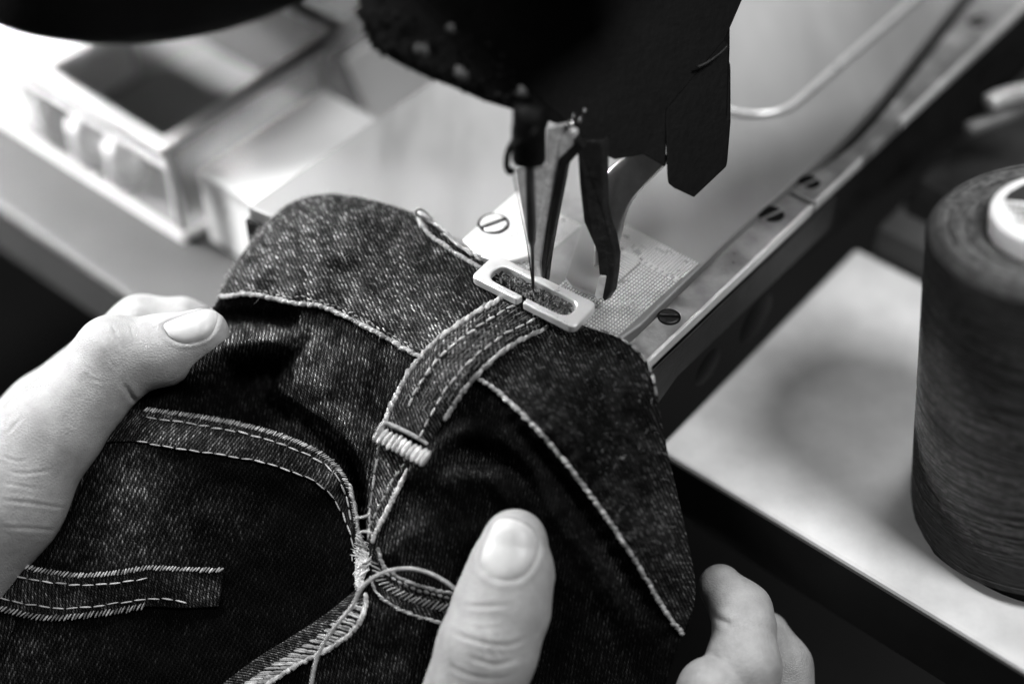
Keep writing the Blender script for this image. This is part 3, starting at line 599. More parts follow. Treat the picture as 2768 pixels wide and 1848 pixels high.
def cord(path, r, lift, beads=0.075, jit=1.5):
    L = np.linalg.norm(np.diff(curve(path, 200), axis=0), axis=1).sum(); n = int(L / (beads * 105)); c = curve(path, n + 1); S = []
    for i in range(n):
        t = c[i + 1] - c[i]; nrm = np.array([-t[1], t[0]]) / (np.linalg.norm(t) + 1e-9); p = c[i] - t * 0.4 + nrm * r * 45 + RNG.normal(0, jit, 2); q = c[i] + t * 1.4 - nrm * r * 45 + RNG.normal(0, jit, 2)
        S.append((p, q, r * RNG.uniform(.75, 1.2)))
    return lifted(S, lift)
cl_ = curve(CORD, 100)
capsules('seam_cord', cord(cl_[:46] + [0, -4], 0.076, 0.10) + cord(cl_[int(np.argmax(cl_[:, 0] > 1285)):] + [0, -3], 0.072, 0.10), M['thread'], jeans, (0.3, 0.95))
off2 = np.array([12, -14]); 
capsules('seam_stitching', row(cl_[3:44] + [4, -18], 0.16, 0.7, 0.026, 0.115, 3), M['darkthread'], jeans, (0.5, 2.2))
capsules('pocket_edge_stitching', rope(PK[1:], 0.066, 0.026, 0.17, 0.12), M['thread'], pkh, (0.4, 1.2))
up = [(x, y + (22 if x < 880 else 12)) for x, y in PK[1:-1]]; up = [(x - (0 if x < 880 else 12), y) for x, y in up]
capsules('pocket_topstitching', row(up, 0.34, 0.80, 0.030, 0.20), M['thread'], pkh, (0.8, 1.15))
capsules('pocket_lower_topstitching', row([(x, y - 3) for x, y in PKH[1:]], 0.34, 0.80, 0.028, 0.19), M['thread'], pkh, (0.6, 1.0))
capsules('hem_edge_stitching', rope(HT[1:], 0.085, 0.030, 0.24, 0.13), M['thread'], hem, (0.35, 1.1))
capsules('hem_topstitching', row([(-30, 1540), (30, 1553), (85, 1565), (213, 1580), (332, 1573), (404, 1561)], 0.34, 0.82, 0.026, 0.26), M['thread'], hem, (0.7, 1.1))
capsules('hem_lower_topstitching', row([(-40, 1605), (10, 1617), (55, 1629), (170, 1644), (255, 1639), (404, 1618), (511, 1627)], 0.34, 0.82, 0.026, 0.26), M['thread'], hem, (0.6, 1.0))
capsules('hem_overcast', rope([(x, y - 4) for x, y in HB[1:-2]], 0.10, 0.028, 0.22, 0.16), M['darkthread'], hem, (0.5, 2.2))
# chain stitch along the free edge of the waistband
EDG = [(1128, 582), (1136, 600), (1160, 632), (1200, 662), (1250, 696), (1300, 724)]
capsules('edge_binding', cord(EDG, 0.075, 0.16, 0.05, 1.0), M['darkthread'], jeans, (1.1, 2.0))
capsules('edge_chain_stitch', cord([(1120, 572), (1150, 590), (1180, 606), (1215, 640), (1260, 672), (1300, 700)], 0.055, 0.10, 0.14, 3), M['thread'], jeans, (0.5, 1.1))
capsules('edge_chain_stitch', row([(1590, 884), (1640, 896), (1690, 920), (1735, 958), (1762, 1008), (1776, 1075)], 0.28, 0.8, 0.04, 0.12), M['thread'], jeans, (0.35, .9))
lp = curve([P(1130, 585, 38.25), P(1124, 572, 38.2), P(1132, 564, 38.1), P(1150, 572, 38.1), P(1168, 592, 38.1)], 24)
V, Fc = tube(lp, 0.035, 8); mesh('thread_loop', V, Fc, M['thread'], jeans, attrs={'tone': np.full(len(V), .8)})

# ---- belt loop under the foot
LL = [(1392, 790), (1360, 802), (1290, 842), (1190, 912), (1130, 972), (1090, 1032), (1060, 1092), (1034, 1154)]
LR = [(1500, 872), (1480, 884), (1400, 924), (1330, 972), (1274, 1030), (1234, 1084), (1204, 1134), (1168, 1206)]
_D0 = DEP
def DEPL(xy, folds=True):                   # the loop stands proud of the cloth
    xy = np.asarray(xy, float); d = _D0(xy, False); c = curve([((a + c) / 2, (b + e) / 2) for (a, b), (c, e) in zip(LL, LR)], 40); r, t, s = pdist(xy, c); return d - 0.22 - 0.24 * np.sin(np.clip(t, 0, 1) * math.pi) + 0.10 * np.clip(r / 62, 0, 1.3) ** 4
DEP = DEPL
loop = sheet('belt_loop', LL, LR, 260, 60, 0.0, (0.10, 0.10), lambda xy: wear_light_map(xy, 0.55, [(1250, 900, 70, 70, .5), (1180, 1000, 60, 60, .5)]), M['denim'], ang=1.2, side=0.02, solid=0.10)
capsules('loop_edge_cord', cord(LL[1:], 0.080, 0.03, 0.10), M['thread'], loop, (0.3, 0.95))
capsules('loop_edge_cord', cord(LR[1:-1], 0.074, 0.03, 0.12), M['thread'], loop, (0.25, 0.85))
mid = lambda s: [(a * (1 - s) + c * s, b * (1 - s) + e * s) for (a, b), (c, e) in zip(LL, LR)]
capsules('loop_topstitching', row(mid(0.27)[1:-1], 0.30, 0.78, 0.042, 0.04, 1.5), M['thread'], loop, (0.6, 1.05))
capsules('loop_topstitching', row(mid(0.72)[1:], 0.30, 0.78, 0.040, 0.04, 1.5), M['thread'], loop, (0.55, 1.0))
for s in (0.12, 0.18, 0.34, 0.39, 0.44, 0.49, 0.54, 0.59, 0.64, 0.80, 0.86): capsules('loop_yarn', row(mid(s)[1:-1], 0.34, 0.85, 0.016, 0.006, 3.0, 0), M['darkthread'], loop, (0.1, 0.9))
DEP = _D0
# bar tack
bt = []
for i in range(11):
    s = i / 10; c = np.array([1022 + 128 * s, 1172 + 66 * s]); up_ = np.array([16, -22]) * 1.0
    for k in range(2):
        p = c - up_ * 0.9 + RNG.normal(0, 1.5, 2); q = c + up_ * 0.8 + RNG.normal(0, 1.5, 2); dd = DEP(np.array([c]))[0] - 0.42 - 0.05 * math.sin(math.pi * s) - 0.03 * k
        bt.append((P(*p, dd + 0.02), P(*q, dd + 0.02), 0.088))
tack = capsules('bar_tack', bt, M['thread'], jeans, (0.75, 1.1), n=8)
dbt = DEP(np.array([[1090, 1180]]))[0] - 0.50
V, Fc = tube(curve([P(1018, 1176, dbt), P(1030, 1150, dbt), P(1046, 1144, dbt), P(1100, 1168, dbt - .04), P(1152, 1198, dbt), P(1166, 1222, dbt + .06), P(1160, 1256, dbt + .2)], 50), 0.058, 10); mesh('tack_thread', V, Fc, M['thread'], tack, attrs={'tone': np.full(len(V), .75)})
# loop end below the tack
L2 = [(1022, 1196), (1010, 1250), (1002, 1310), (994, 1370), (990, 1430), (992, 1462)]; R2 = [(1118, 1250), (1092, 1290), (1066, 1340), (1040, 1390), (1020, 1430), (1006, 1464)]
def DEPT(xy, folds=True): return _D0(xy, False) - 0.14
DEP = DEPT
le = sheet('loop_end', L2, R2, 110, 40, 0.0, (0.08, 0.08), lambda xy: wear_light_map(xy, 0.95, []), M['denim'], ang=1.3, side=0.02)
capsules('loop_edge_cord', cord(R2, 0.075, 0.04, 0.11) , M['thread'], le, (0.6, 1.05)); capsules('loop_topstitching', row([(x - 26, y) for x, y in R2[:-1]], 0.24, 0.75, 0.04, 0.05) + row([(x + 6, y) for x, y in L2], 0.4, 0.85, 0.035, 0.04), M['thread'], le, (0.35, .9))
DEP = _D0
# frayed tuft where the loop ends
fr = []
ax_ = curve([(968, 1440), (976, 1480), (980, 1520), (972, 1560), (966, 1592)], 40); wd = np.interp(np.linspace(0, 1, 40), [0, .25, .5, .8, 1], [8, 22, 26, 14, 6])
ii = RNG.integers(0, 36, 420); C = ax_[ii] + np.stack([RNG.normal(0, .45, 420) * wd[ii], np.zeros(420)], 1); i4 = np.minimum(39, ii + 4); Q_ = ax_[i4] + np.stack([RNG.normal(0, .5, 420) * wd[i4], RNG.normal(0, 6, 420)], 1)
d0 = _D0(C) - 0.10 - 0.22 * RNG.random(420); PA = PP(C, d0); PB = PP(Q_, d0 + RNG.normal(0, .05, 420)); fr += [(PA[k], PB[k], RNG.uniform(0.012, 0.03)) for k in range(420)]
tuft = capsules('frayed_tuft', fr, M['thread'], jeans, (0.9, 1.9), n=5)
V, Fc = tube(PP(ax_[6:], _D0(ax_[6:]) - 0.10), np.interp(np.linspace(0, 1, 34), [0, .3, .5, .8, 1], [.06, .17, .19, .11, .04]), 10); mesh('tuft_core', V, Fc, M['thread'], tuft, attrs={'tone': np.full(len(V), 1.3)})
capsules('pocket_side_cord', cord([(945, 1310), (960, 1370), (968, 1430), (974, 1480)], 0.06, 0.2, 0.09), M['thread'], pkh, (0.6, 1.1))
# flat-felled seam at the bottom with slanted chain stitches
SL = [(962, 1592), (880, 1658), (780, 1724), (690, 1780), (600, 1848), (540, 1900)]; SR = [(990, 1605), (984, 1655), (950, 1708), (890, 1752), (800, 1798), (700, 1862)]
def DEPS(xy, folds=True): return _D0(xy, False) - 0.22
DEP = DEPS
fs = sheet('felled_seam', SL, SR, 200, 50, 0.0, (0.14, 0.12), lambda xy: wear_light_map(xy, 0.75, []), M['denim'], ang=0.7, side=0.02)
sw = []
mA = curve([(a * .55 + c * .45, b * .55 + e * .45) for (a, b), (c, e) in zip(SL, SR)], 40); mB = curve([(a * .12 + c * .88, b * .12 + e * .88) for (a, b), (c, e) in zip(SL, SR)], 40)
for i in range(4, 40, 2):
    for k in range(2):
        f_ = (k - .5) * 0.55; p = mA[i] + RNG.normal(0, 1, 2) + (mA[min(39, i + 1)] - mA[i - 1]) * f_ * .5; q = mB[i] + RNG.normal(0, 1, 2) + (mB[min(39, i + 1)] - mB[i - 1]) * f_ * .5 + np.array([6, 2]); dd = DEP(np.array([p, q])); 
        sw.append((P(*p, dd[0] - .01), P(*((p + q) / 2), dd.mean() - .07), .046)); sw.append((P(*((p + q) / 2), dd.mean() - .07), P(*q, dd[1] - .02), .046))
capsules('chain_stitch', sw, M['thread'], fs, (0.35, 1.1))
capsules('felled_cord', cord(SR, 0.075, 0.05, 0.10), M['thread'], fs, (0.75, 1.15))
DEP = _D0
# second, smaller loop beside the thumb
ST = [(1022, 1480), (1036, 1528), (1090, 1566), (1150, 1586), (1235, 1606)]; SB = [(1002, 1560), (1022, 1606), (1070, 1640), (1130, 1664), (1215, 1690)]
def DEPU(xy, folds=True): return _D0(xy, False) - 0.16
DEP = DEPU
sl2 = sheet('small_loop', ST, SB, 120, 40, 0.0, (0.10, 0.08), lambda xy: wear_light_map(xy, 0.42, []), M['denim'], ang=1.2, side=0.02)
capsules('small_loop_cord', cord(ST, 0.05, 0.05, 0.10), M['thread'], sl2, (0.25, .7)); capsules('small_loop_cord', cord(SB, 0.045, 0.04, 0.10), M['thread'], sl2, (0.3, .85)); capsules('small_loop_stitching', row([(x + 4, y + 14) for x, y in ST], 0.18, 0.7, 0.045, 0.05) + rope([((a + c) / 2, (b + e) / 2) for (a, b), (c, e) in zip(ST, SB)], 0.12, 0.03, 0.03, 0.22), M['darkthread'], sl2, (0.6, 2.2))
DEP = _D0
# loose thread curling over the seam
tp_ = [(838, 1870, 35.6), (850, 1800, 35.6), (868, 1750, 35.6), (900, 1700, 35.55), (950, 1640, 35.5), (975, 1592, 35.45), (1010, 1560, 35.4), (1060, 1540, 35.35), (1110, 1536, 35.3), (1160, 1548, 35.2), (1205, 1572, 35.15), (1240, 1600, 35.2)]
V, Fc = tube(curve([P(*q) for q in tp_], 110), 0.052, 10); mesh('loose_thread', V, Fc, M['thread'], jeans, attrs={'tone': np.full(len(V), .62)})
for pts in ([(960, 1400), (985, 1396), (1000, 1390)], [(966, 1440), (985, 1436), (1004, 1440)]):
    V, Fc = tube(curve([P(x, y, 35.65 - .05 * i) for i, (x, y) in enumerate(pts)], 20), 0.035, 8); mesh('loose_thread', V, Fc, M['thread'], jeans, attrs={'tone': np.full(len(V), .8)})
# fine fuzz on the silhouette and across the worn cloth
fz = []
bt_ = curve(BAND_T, 900)
ii = RNG.integers(5, 600, 800); C = bt_[ii] + RNG.normal(0, 3, (800, 2)); T_ = bt_[ii + 3] - bt_[ii - 3]; NR = np.stack([T_[:, 1], -T_[:, 0]], 1) / (np.linalg.norm(T_, axis=1)[:, None] + 1e-9)
Q_ = C + NR * RNG.uniform(0, 5, (800, 1)) + RNG.normal(0, 4, (800, 2)); d0 = _D0(C) + 0.1; PA = PP(C, d0); PB = PP(Q_, d0 + RNG.normal(0, .06, 800))
fz += [(PA[k], PB[k], RNG.uniform(.003, .007)) for k in range(800)]
C = np.stack([RNG.uniform(600, 1850, 900), RNG.uniform(560, 1500, 900)], 1); C = C[(C[:, 1] > np.interp(C[:, 0], bt_[:, 0], bt_[:, 1]) + 10) & (C[:, 1] < np.interp(C[:, 0], cordf[:, 0], cordf[:, 1]))]
Q_ = C + RNG.normal(0, 9, C.shape); d0 = _D0(C) - 0.11; PA = PP(C, d0); PB = PP(Q_, d0 - RNG.uniform(0, .06, len(C)))
fz += [(PA[k], PB[k], RNG.uniform(.003, .006)) for k in range(len(C))]
capsules('cotton_fuzz', fz, M['darkthread'], jeans, (0.8, 2.6), n=3)
# the seam inside the clamp frame
sm = []
for k in range(150):
    s = RNG.random(); c = np.array([1345 + 200 * s, 745 + 85 * s]) + RNG.normal(0, 9, 2); q = c + RNG.normal(0, 12, 2); p3 = onz(*c, 0.42 + .06 * RNG.random()); q3 = onz(*q, 0.42 + .06 * RNG.random()); sm.append((p3, q3, RNG.uniform(.02, .05)))
capsules('frayed_edge', sm, M['darkthread'], jeans, (0.02, 0.6), n=6)

# ================================================================== HANDS
def cc(x, y, d): return np.array([d * (x - 1384) / FP, -d * (y - 924) / FP, d])      # camera-aligned cm
def c2w(V): return CAM + V[:, :1] * R_ + V[:, 1:2] * U_ + V[:, 2:3] * F_
def make_sdf(groups, k=0.35, kg=0.05):
    fs = [make_one(g, k) for g in groups]
    def f(X):
        out = fs[0](X)
        for g in fs[1:]:
            v = g(X); h = np.clip(0.5 + 0.5 * (out - v) / kg, 0, 1); out = out * (1 - h) + v * h - kg * h * (1 - h)
        return out
    return f
def make_one(bones, k):
    bones = [(cc(*a), ra, cc(*b), rb, fl) for a, ra, b, rb, fl in bones]
    def f(X):
        out = None
        for a, ra, b, rb, fl in bones:
            s = np.array([1, 1, 1 / fl], np.float32); ba = ((b - a) * s).astype(np.float32); pa = (X - a.astype(np.float32)) * s; L2 = float(ba @ ba) + 1e-9
            t = np.clip((pa @ ba) / L2, 0, 1); e = pa - t[..., None] * ba; v = np.sqrt((e * e).sum(-1)) - (ra + (rb - ra) * t); v = v * (0.5 + 0.5 * fl)
            if out is None: out = v
            else:
                h = np.clip(0.5 + 0.5 * (out - v) / k, 0, 1); out = out * (1 - h) + v * h - k * h * (1 - h)
        return out
    return f
def surface_nets(f, lo, hi, h):
    n = [int((b - a) / h) + 1 for a, b in zip(lo, hi)]
    ax = [lo[i] + h * np.arange(n[i], dtype=np.float32) for i in range(3)]
    D = np.empty(n, np.float32)
    for i in range(n[0]):
        Y, Z = np.meshgrid(ax[1], ax[2], indexing='ij'); D[i] = f(np.stack([np.full_like(Y, ax[0][i]), Y, Z], -1))
    D[0] = D[-1] = 1; D[:, 0] = D[:, -1] = 1; D[:, :, 0] = D[:, :, -1] = 1
    s = D < 0; c = np.zeros([k - 1 for k in n], np.int8)
    for dx in (0, 1):
        for dy in (0, 1):
            for dz in (0, 1): c += s[dx:n[0] - 1 + dx, dy:n[1] - 1 + dy, dz:n[2] - 1 + dz]
    ci = np.argwhere((c > 0) & (c < 8)); idx = np.full(c.shape, -1, np.int32); idx[tuple(ci.T)] = np.arange(len(ci))
    acc = np.zeros((len(ci), 3)); cnt = np.zeros(len(ci))
    cor = [np.array([x, y, z]) for x in (0, 1) for y in (0, 1) for z in (0, 1)]
    for p in cor:
        for a in range(3):
            if p[a]: continue
            q = p.copy(); q[a] = 1; d0 = D[tuple((ci + p).T)]; d1 = D[tuple((ci + q).T)]; m_ = (d0 < 0) != (d1 < 0); t = d0 / (d0 - d1 + 1e-12)
            v = p + np.outer(t, q - p); acc[m_] += v[m_]; cnt[m_] += 1
    V = (ci + acc / cnt[:, None]) * h + np.array(lo); Q = []
    for a in range(3):
        b, c2 = (a + 1) % 3, (a + 2) % 3; s0 = np.take(s, range(n[a] - 1), a); s1 = np.take(s, range(1, n[a]), a); e = np.argwhere(s0 != s1); e = e[(e[:, b] > 0) & (e[:, c2] > 0) & (e[:, b] < n[b] - 1) & (e[:, c2] < n[c2] - 1)]
        fl = s0[tuple(e.T)]; eb = np.zeros(3, int); eb[b] = 1; ec = np.zeros(3, int); ec[c2] = 1
        q = np.stack([idx[tuple((e - eb - ec).T)], idx[tuple((e - ec).T)], idx[tuple(e.T)], idx[tuple((e - eb).T)]], 1); q[~fl] = q[~fl][:, ::-1]; Q.append(q)
    Q = np.vstack(Q); return V, Q[(Q >= 0).all(1)]
def vnormals(V, Q):
    nrm = np.cross(V[Q[:, 2]] - V[Q[:, 0]], V[Q[:, 3]] - V[Q[:, 1]]); N_ = np.zeros_like(V)
    for k in range(4): np.add.at(N_, Q[:, k], nrm)
    return N_ / (np.linalg.norm(N_, axis=1)[:, None] + 1e-9)
def front(f, xy, d0, d1):                   # first surface along the line of sight
    d = np.full(len(xy), d0, np.float32)
    for _ in range(60):
        X = np.stack([d * (xy[:, 0] - 1384) / FP, -d * (xy[:, 1] - 924) / FP, d], -1).astype(np.float32); d = np.minimum(d + np.maximum(f(X), -0.05) * 0.8, d1)
    return d
def hand(label, bones, lo, hi, h, creases, nail, base, k=0.35, bulges=(), kg=0.05):
    f = make_sdf(bones, k, kg); V, Q = surface_nets(f, lo, hi, h)
    N_ = vnormals(V, Q)
    px = 1384 + FP * V[:, 0] / V[:, 2]; py = 924 - FP * V[:, 1] / V[:, 2]; XY = np.stack([px, py], 1); facing = np.clip((-N_[:, 2] - 0.0) * 3, 0, 1)
    disp = np.zeros(len(V))
    for pl, w, dp in creases:
        pl = np.asarray(pl, float); b = (px > pl[:, 0].min() - 40) & (px < pl[:, 0].max() + 40) & (py > pl[:, 1].min() - 40) & (py < pl[:, 1].max() + 40)
        if not b.any(): continue
        c = curve(pl, 24) if len(pl) > 2 else pl; c = c + np.sin(np.linspace(0, 9, len(c)))[:, None] * 0.8
        r, t, s = pdist(XY[b], c); g = np.maximum(taper(t, .3), .12); disp[b] -= g * dp * np.exp(-(r / w) ** 2) * facing[b]; disp[b] += g * min(dp, 0.04) * 0.45 * np.exp(-((r - 2.6 * w) / (1.5 * w)) ** 2) * facing[b]
    for x, y, rx, ry, a in bulges: disp += a * np.exp(-((px - x) / rx) ** 2 - ((py - y) / ry) ** 2) * facing
    root = thing('hand', label, 'hand', base, 'hands guiding the jeans')
    if nail is not None:
        np_ = curve(nail[0], 72, closed=True); c0 = np_.mean(0)
        rel = XY - c0; ang = np.arctan2(rel[:, 1], rel[:, 0]); pa = np.arctan2(np_[:, 1] - c0[1], np_[:, 0] - c0[0]); o_ = np.argsort(pa); pr = np.linalg.norm(np_ - c0, axis=1)
        rr = np.interp(ang, np.concatenate([pa[o_] - 2 * math.pi, pa[o_], pa[o_] + 2 * math.pi]), np.tile(pr[o_], 3)); s = np.hypot(rel[:, 0], rel[:, 1]) / rr
        nearb = (s < 1.7) & (facing > 0.05)
        away = np.where(nearb, np.clip(1.0, 0, 1), 0)
        disp += away * (-0.040 * np.exp(-((s - 1.0) / 0.06) ** 2) + 0.016 * np.exp(-((s - 1.20) / 0.11) ** 2) - 0.02 * (s < 1))
    V2 = V + N_ * disp[:, None]
    sk = mesh('skin', c2w(V2), Q, M['skin'], root)
    if nail is not None:
        rings = 16; VV = [] ; tone = []
        for i in range(rings + 1):
            t = i / rings; q = c0 + (np_ - c0) * max(t, 1e-3) * 0.985; d = front(f, q, nail[1], nail[1] + 6)
            VV.append(PP(q, d - 0.045 * (1 - t ** 5) + 0.03 * t ** 8))
            lx = (q - np.array(nail[2])); lun = np.exp(-(lx[:, 0] / nail[3]) ** 2 - (lx[:, 1] / nail[3]) ** 2); fe = np.exp(-(np.linalg.norm(q - np.array(nail[4]), axis=1) / nail[5]) ** 2) * (t > 0.88)
            tone.append(0.97 + 0.14 * lun + 0.12 * fe)
        n = 72; VV = np.vstack(VV); Fc = [[i * n + j, i * n + (j + 1) % n, (i + 1) * n + (j + 1) % n, (i + 1) * n + j] for i in range(rings) for j in range(n)]
        o = mesh('nail', VV, Fc, M['nail'], root, attrs={'tone': np.concatenate(tone)})
        pm = o.data.polygons[len(o.data.polygons) // 2]
        if np.array(pm.normal) @ (CAM - np.array(pm.center) / CM) < 0: o.data.flip_normals()
    return root, f
# left hand: thumb on top of the cloth, forefinger below it
LB = [[((550, 902, 37.05), .64, (440, 945, 37.15), .86, .92), ((440, 945, 37.15), .84, (322, 968, 37.2), 1.0, .95), ((300, 950, 37.1), .86, (290, 975, 37.2), .95, .95), ((318, 972, 37.2), 1.0, (140, 1165, 37.0), 1.20, .95), ((140, 1165, 37.0), 1.2, (-10, 1330, 36.9), 1.75, .95),
      ((-10, 1330, 36.9), 1.75, (-185, 1540, 37.2), 1.95, .9), ((-200, 1380, 39.6), 1.7, (-230, 1560, 38.2), 2.0, 1)],
      [((610, 905, 39.4), .5, (490, 882, 39.1), .72, 1), ((490, 882, 39.1), .72, (385, 890, 39.0), .86, 1), ((385, 890, 39.0), .86, (120, 1110, 39.7), .98, 1), ((120, 1110, 39.7), .98, (-160, 1400, 39.6), 1.5, 1)]]
LC = [([(296, 872), (308, 892), (318, 914), (326, 945)], 3.2, .030), ([(352, 876), (358, 900), (367, 930)], 3, .024), ([(270, 905), (285, 925), (292, 950)], 3, .014), ([(292, 968), (302, 982), (313, 996)], 3, .014), ([(232, 1016), (258, 1028), (284, 1034)], 3, .014), ([(220, 985), (245, 1000), (262, 1022)], 3, .012),
      ([(330, 1030), (346, 1056), (362, 1080), (385, 1112)], 6, .07), ([(-10, 1350), (60, 1356), (130, 1366), (200, 1374)], 4, .022), ([(-10, 1422), (80, 1428), (175, 1434)], 4, .020), ([(0, 1260), (60, 1280), (150, 1266)], 3.5, .016), ([(-5, 1300), (50, 1312), (110, 1322)], 3.5, .014), ([(-5, 1225), (40, 1245), (80, 1240)], 3.5, .014), ([(10, 1180), (40, 1150), (66, 1120)], 3.5, .013)]
lnail = [(442, 877), (459, 867), (516, 846), (566, 834), (584, 842), (586, 866), (571, 901), (540, 921), (497, 927), (464, 914), (447, 894)]
lo = (min(cc(-230, 1000, 37)[0], cc(-230, 1000, 40)[0]), cc(0, 1840, 38)[1], 34.6); hi = (cc(650, 900, 38)[0], cc(0, 770, 38)[1], 41.6)
hand('pale left hand with thumb on the denim at the left edge', LB, lo, hi, 0.042, LC, (lnail, 35.2, (452, 888), 34, (590, 856), 40), P(40, 1500, 38), 0.30, bulges=[(300, 910, 60, 50, .05), (430, 900, 60, 40, -.03)])
# right hand: thumb pressing the seam, two fingers curled round the far edge of the cloth
RB = [[((1392, 1462, 34.98), .76, (1380, 1545, 35.02), 1.01, .80), ((1380, 1545, 35.02), 1.01, (1356, 1640, 35.0), 1.13, .82), ((1356, 1640, 35.0), 1.13, (1318, 1750, 34.9), 1.17, .86), ((1318, 1750, 34.9), 1.17, (1235, 2000, 35.2), 1.22, .9), ((1235, 2000, 35.2), 1.22, (1250, 2300, 36.4), 1.9, 1),
       ((1250, 2300, 36.4), 1.9, (1500, 2350, 37.2), 2.2, 1), ((1500, 2350, 37.2), 2.2, (1800, 2330, 37.4), 1.8, 1)],
      [((1948, 1584, 37.3), .56, (2004, 1652, 36.9), .74, 1), ((2004, 1652, 36.9), .74, (2012, 1690, 36.6), .76, 1)],
      [((2012, 1706, 36.4), .78, (2008, 1800, 36.0), .90, 1), ((2008, 1800, 36.0), .90, (1990, 2000, 36.2), .98, 1), ((1990, 2000, 36.2), .98, (1700, 2300, 37.0), 1.3, 1)],
      [((2070, 1716, 38.0), .62, (2112, 1800, 37.6), .76, 1), ((2112, 1800, 37.6), .76, (2130, 2000, 37.2), .88, 1), ((2130, 2000, 37.2), .9, (1800, 2330, 37.4), 1.4, 1)],
      [((1922, 1868, 35.6), .84, (1870, 2050, 35.8), 1.05, 1), ((1870, 2050, 35.8), 1.05, (1650, 2300, 36.6), 1.3, 1)]]
RC = [([(1240, 1632), (1310, 1639), (1390, 1632)], 5, .016), ([(1214, 1704), (1262, 1722), (1310, 1738), (1376, 1742), (1434, 1716)], 5, .028), ([(1262, 1690), (1310, 1700), (1370, 1690)], 4, .014), ([(1249, 1768), (1300, 1786), (1343, 1796), (1412, 1776)], 5, .024), ([(1192, 1787), (1277, 1826), (1354, 1832), (1412, 1808)], 5, .020), ([(1300, 1715), (1318, 1755), (1325, 1780)], 5, .02), ([(1345, 1700), (1340, 1740), (1365, 1790)], 5, .02),
      ([(1910, 1640), (1935, 1668), (1985, 1690)], 7, .05), ([(1905, 1770), (1950, 1775)], 8, .03)]
rnail = [(1359, 1400), (1400, 1406), (1438, 1430), (1456, 1466), (1448, 1510), (1420, 1550), (1384, 1567), (1340, 1562), (1306, 1538), (1300, 1500), (1318, 1446), (1336, 1412)]
lo = (cc(1040, 0, 36.5)[0], cc(0, 2150, 36)[1], 33.0); hi = (cc(2260, 0, 38)[0], cc(0, 1330, 36)[1], 39.5)
hand('pale right hand, thumb pressing the seam and fingers behind the denim', RB, lo, hi, 0.046, RC, (rnail, 33.2, (1345, 1545), 46, (1395, 1400), 50), P(1500, 2150, 36.5), 0.22, kg=0.16, bulges=[(1380, 1770, 45, 40, -.05), (1330, 1720, 40, 30, .03)])

# ================================================================== THREAD SPOOL
tb = onz(2800, 1385, TZ); ttop = P(2880, 592, 33.0)
ax = ttop - tb; HS = np.linalg.norm(ax); ax /= HS
spool = thing('thread_spool', 'large cone of dark grey thread with white printed core beside the machine', 'thread spool', tb)
pr = [(0.5, 0.0), (3.0, 0.0), (3.15, 0.15)]
for i in range(150):
    s = i / 149; pr.append((3.12 - 0.14 * s + 0.008 * math.sin(i * 2.1) + 0.012 * math.sin(s * 21) * (1 - s), 0.2 + s * (HS - 0.65)))
for t in np.linspace(0, math.pi / 2, 8)[1:]: pr.append((2.72 + 0.30 * math.cos(t), HS - 0.45 + 0.30 * math.sin(t)))
for i in range(36): s = i / 35; pr.append((2.68 - 1.0 * s, HS - 0.15 - 0.12 * s + 0.014 * math.sin(i * 2.4)))
pr += [(1.64, HS - 1.2)]
V, Fc = lathe(pr, 128, tb, ax); part('wound_thread', (V, Fc), M['wound'], spool)
strands = []
e1s = np.cross(ax, [0, 1, 0.001]); e1s /= np.linalg.norm(e1s); e2s = np.cross(ax, e1s)
for k in range(420):                        # crossing windings proud of the surface
    t0 = RNG.uniform(0, 6.28); h0 = RNG.uniform(0.4, HS - 1.0); sl_ = RNG.choice([-1, 1]) * RNG.uniform(.12, .3); t = np.linspace(t0, t0 + RNG.uniform(.8, 2.2), 16); hh = np.clip(h0 + sl_ * (t - t0) * 1.5, 0.3, HS - 0.6); r = 3.12 - 0.14 * (hh / HS) + 0.014
    strands.append(tube(tb + hh[:, None] * ax + r[:, None] * (np.cos(t)[:, None] * e1s + np.sin(t)[:, None] * e2s), 0.013, 5, False))
for k in range(260):
    t0 = RNG.uniform(0, 6.28); r0 = RNG.uniform(1.75, 2.7); t = np.linspace(t0, t0 + RNG.uniform(.6, 2), 14); r = np.clip(r0 + RNG.normal(0, .12) * (t - t0), 1.7, 2.75); hh = HS - 0.15 - 0.12 * (2.68 - r) / 1.25 + 0.015
    strands.append(tube(tb + hh[:, None] * ax + r[:, None] * (np.cos(t)[:, None] * e1s + np.sin(t)[:, None] * e2s), 0.018, 5, False))
V, Fc = merge(strands); part('thread_strands', (V, Fc), M['wound2'], spool, kind='stuff')
core = part('core', lathe([(1.66, HS - 1.0), (1.64, HS + 0.20), (1.61, HS + 0.26), (1.52, HS + 0.285), (1.46, HS + 0.285), (0.001, HS + 0.285)], 64, tb, ax), M['core'], spool)
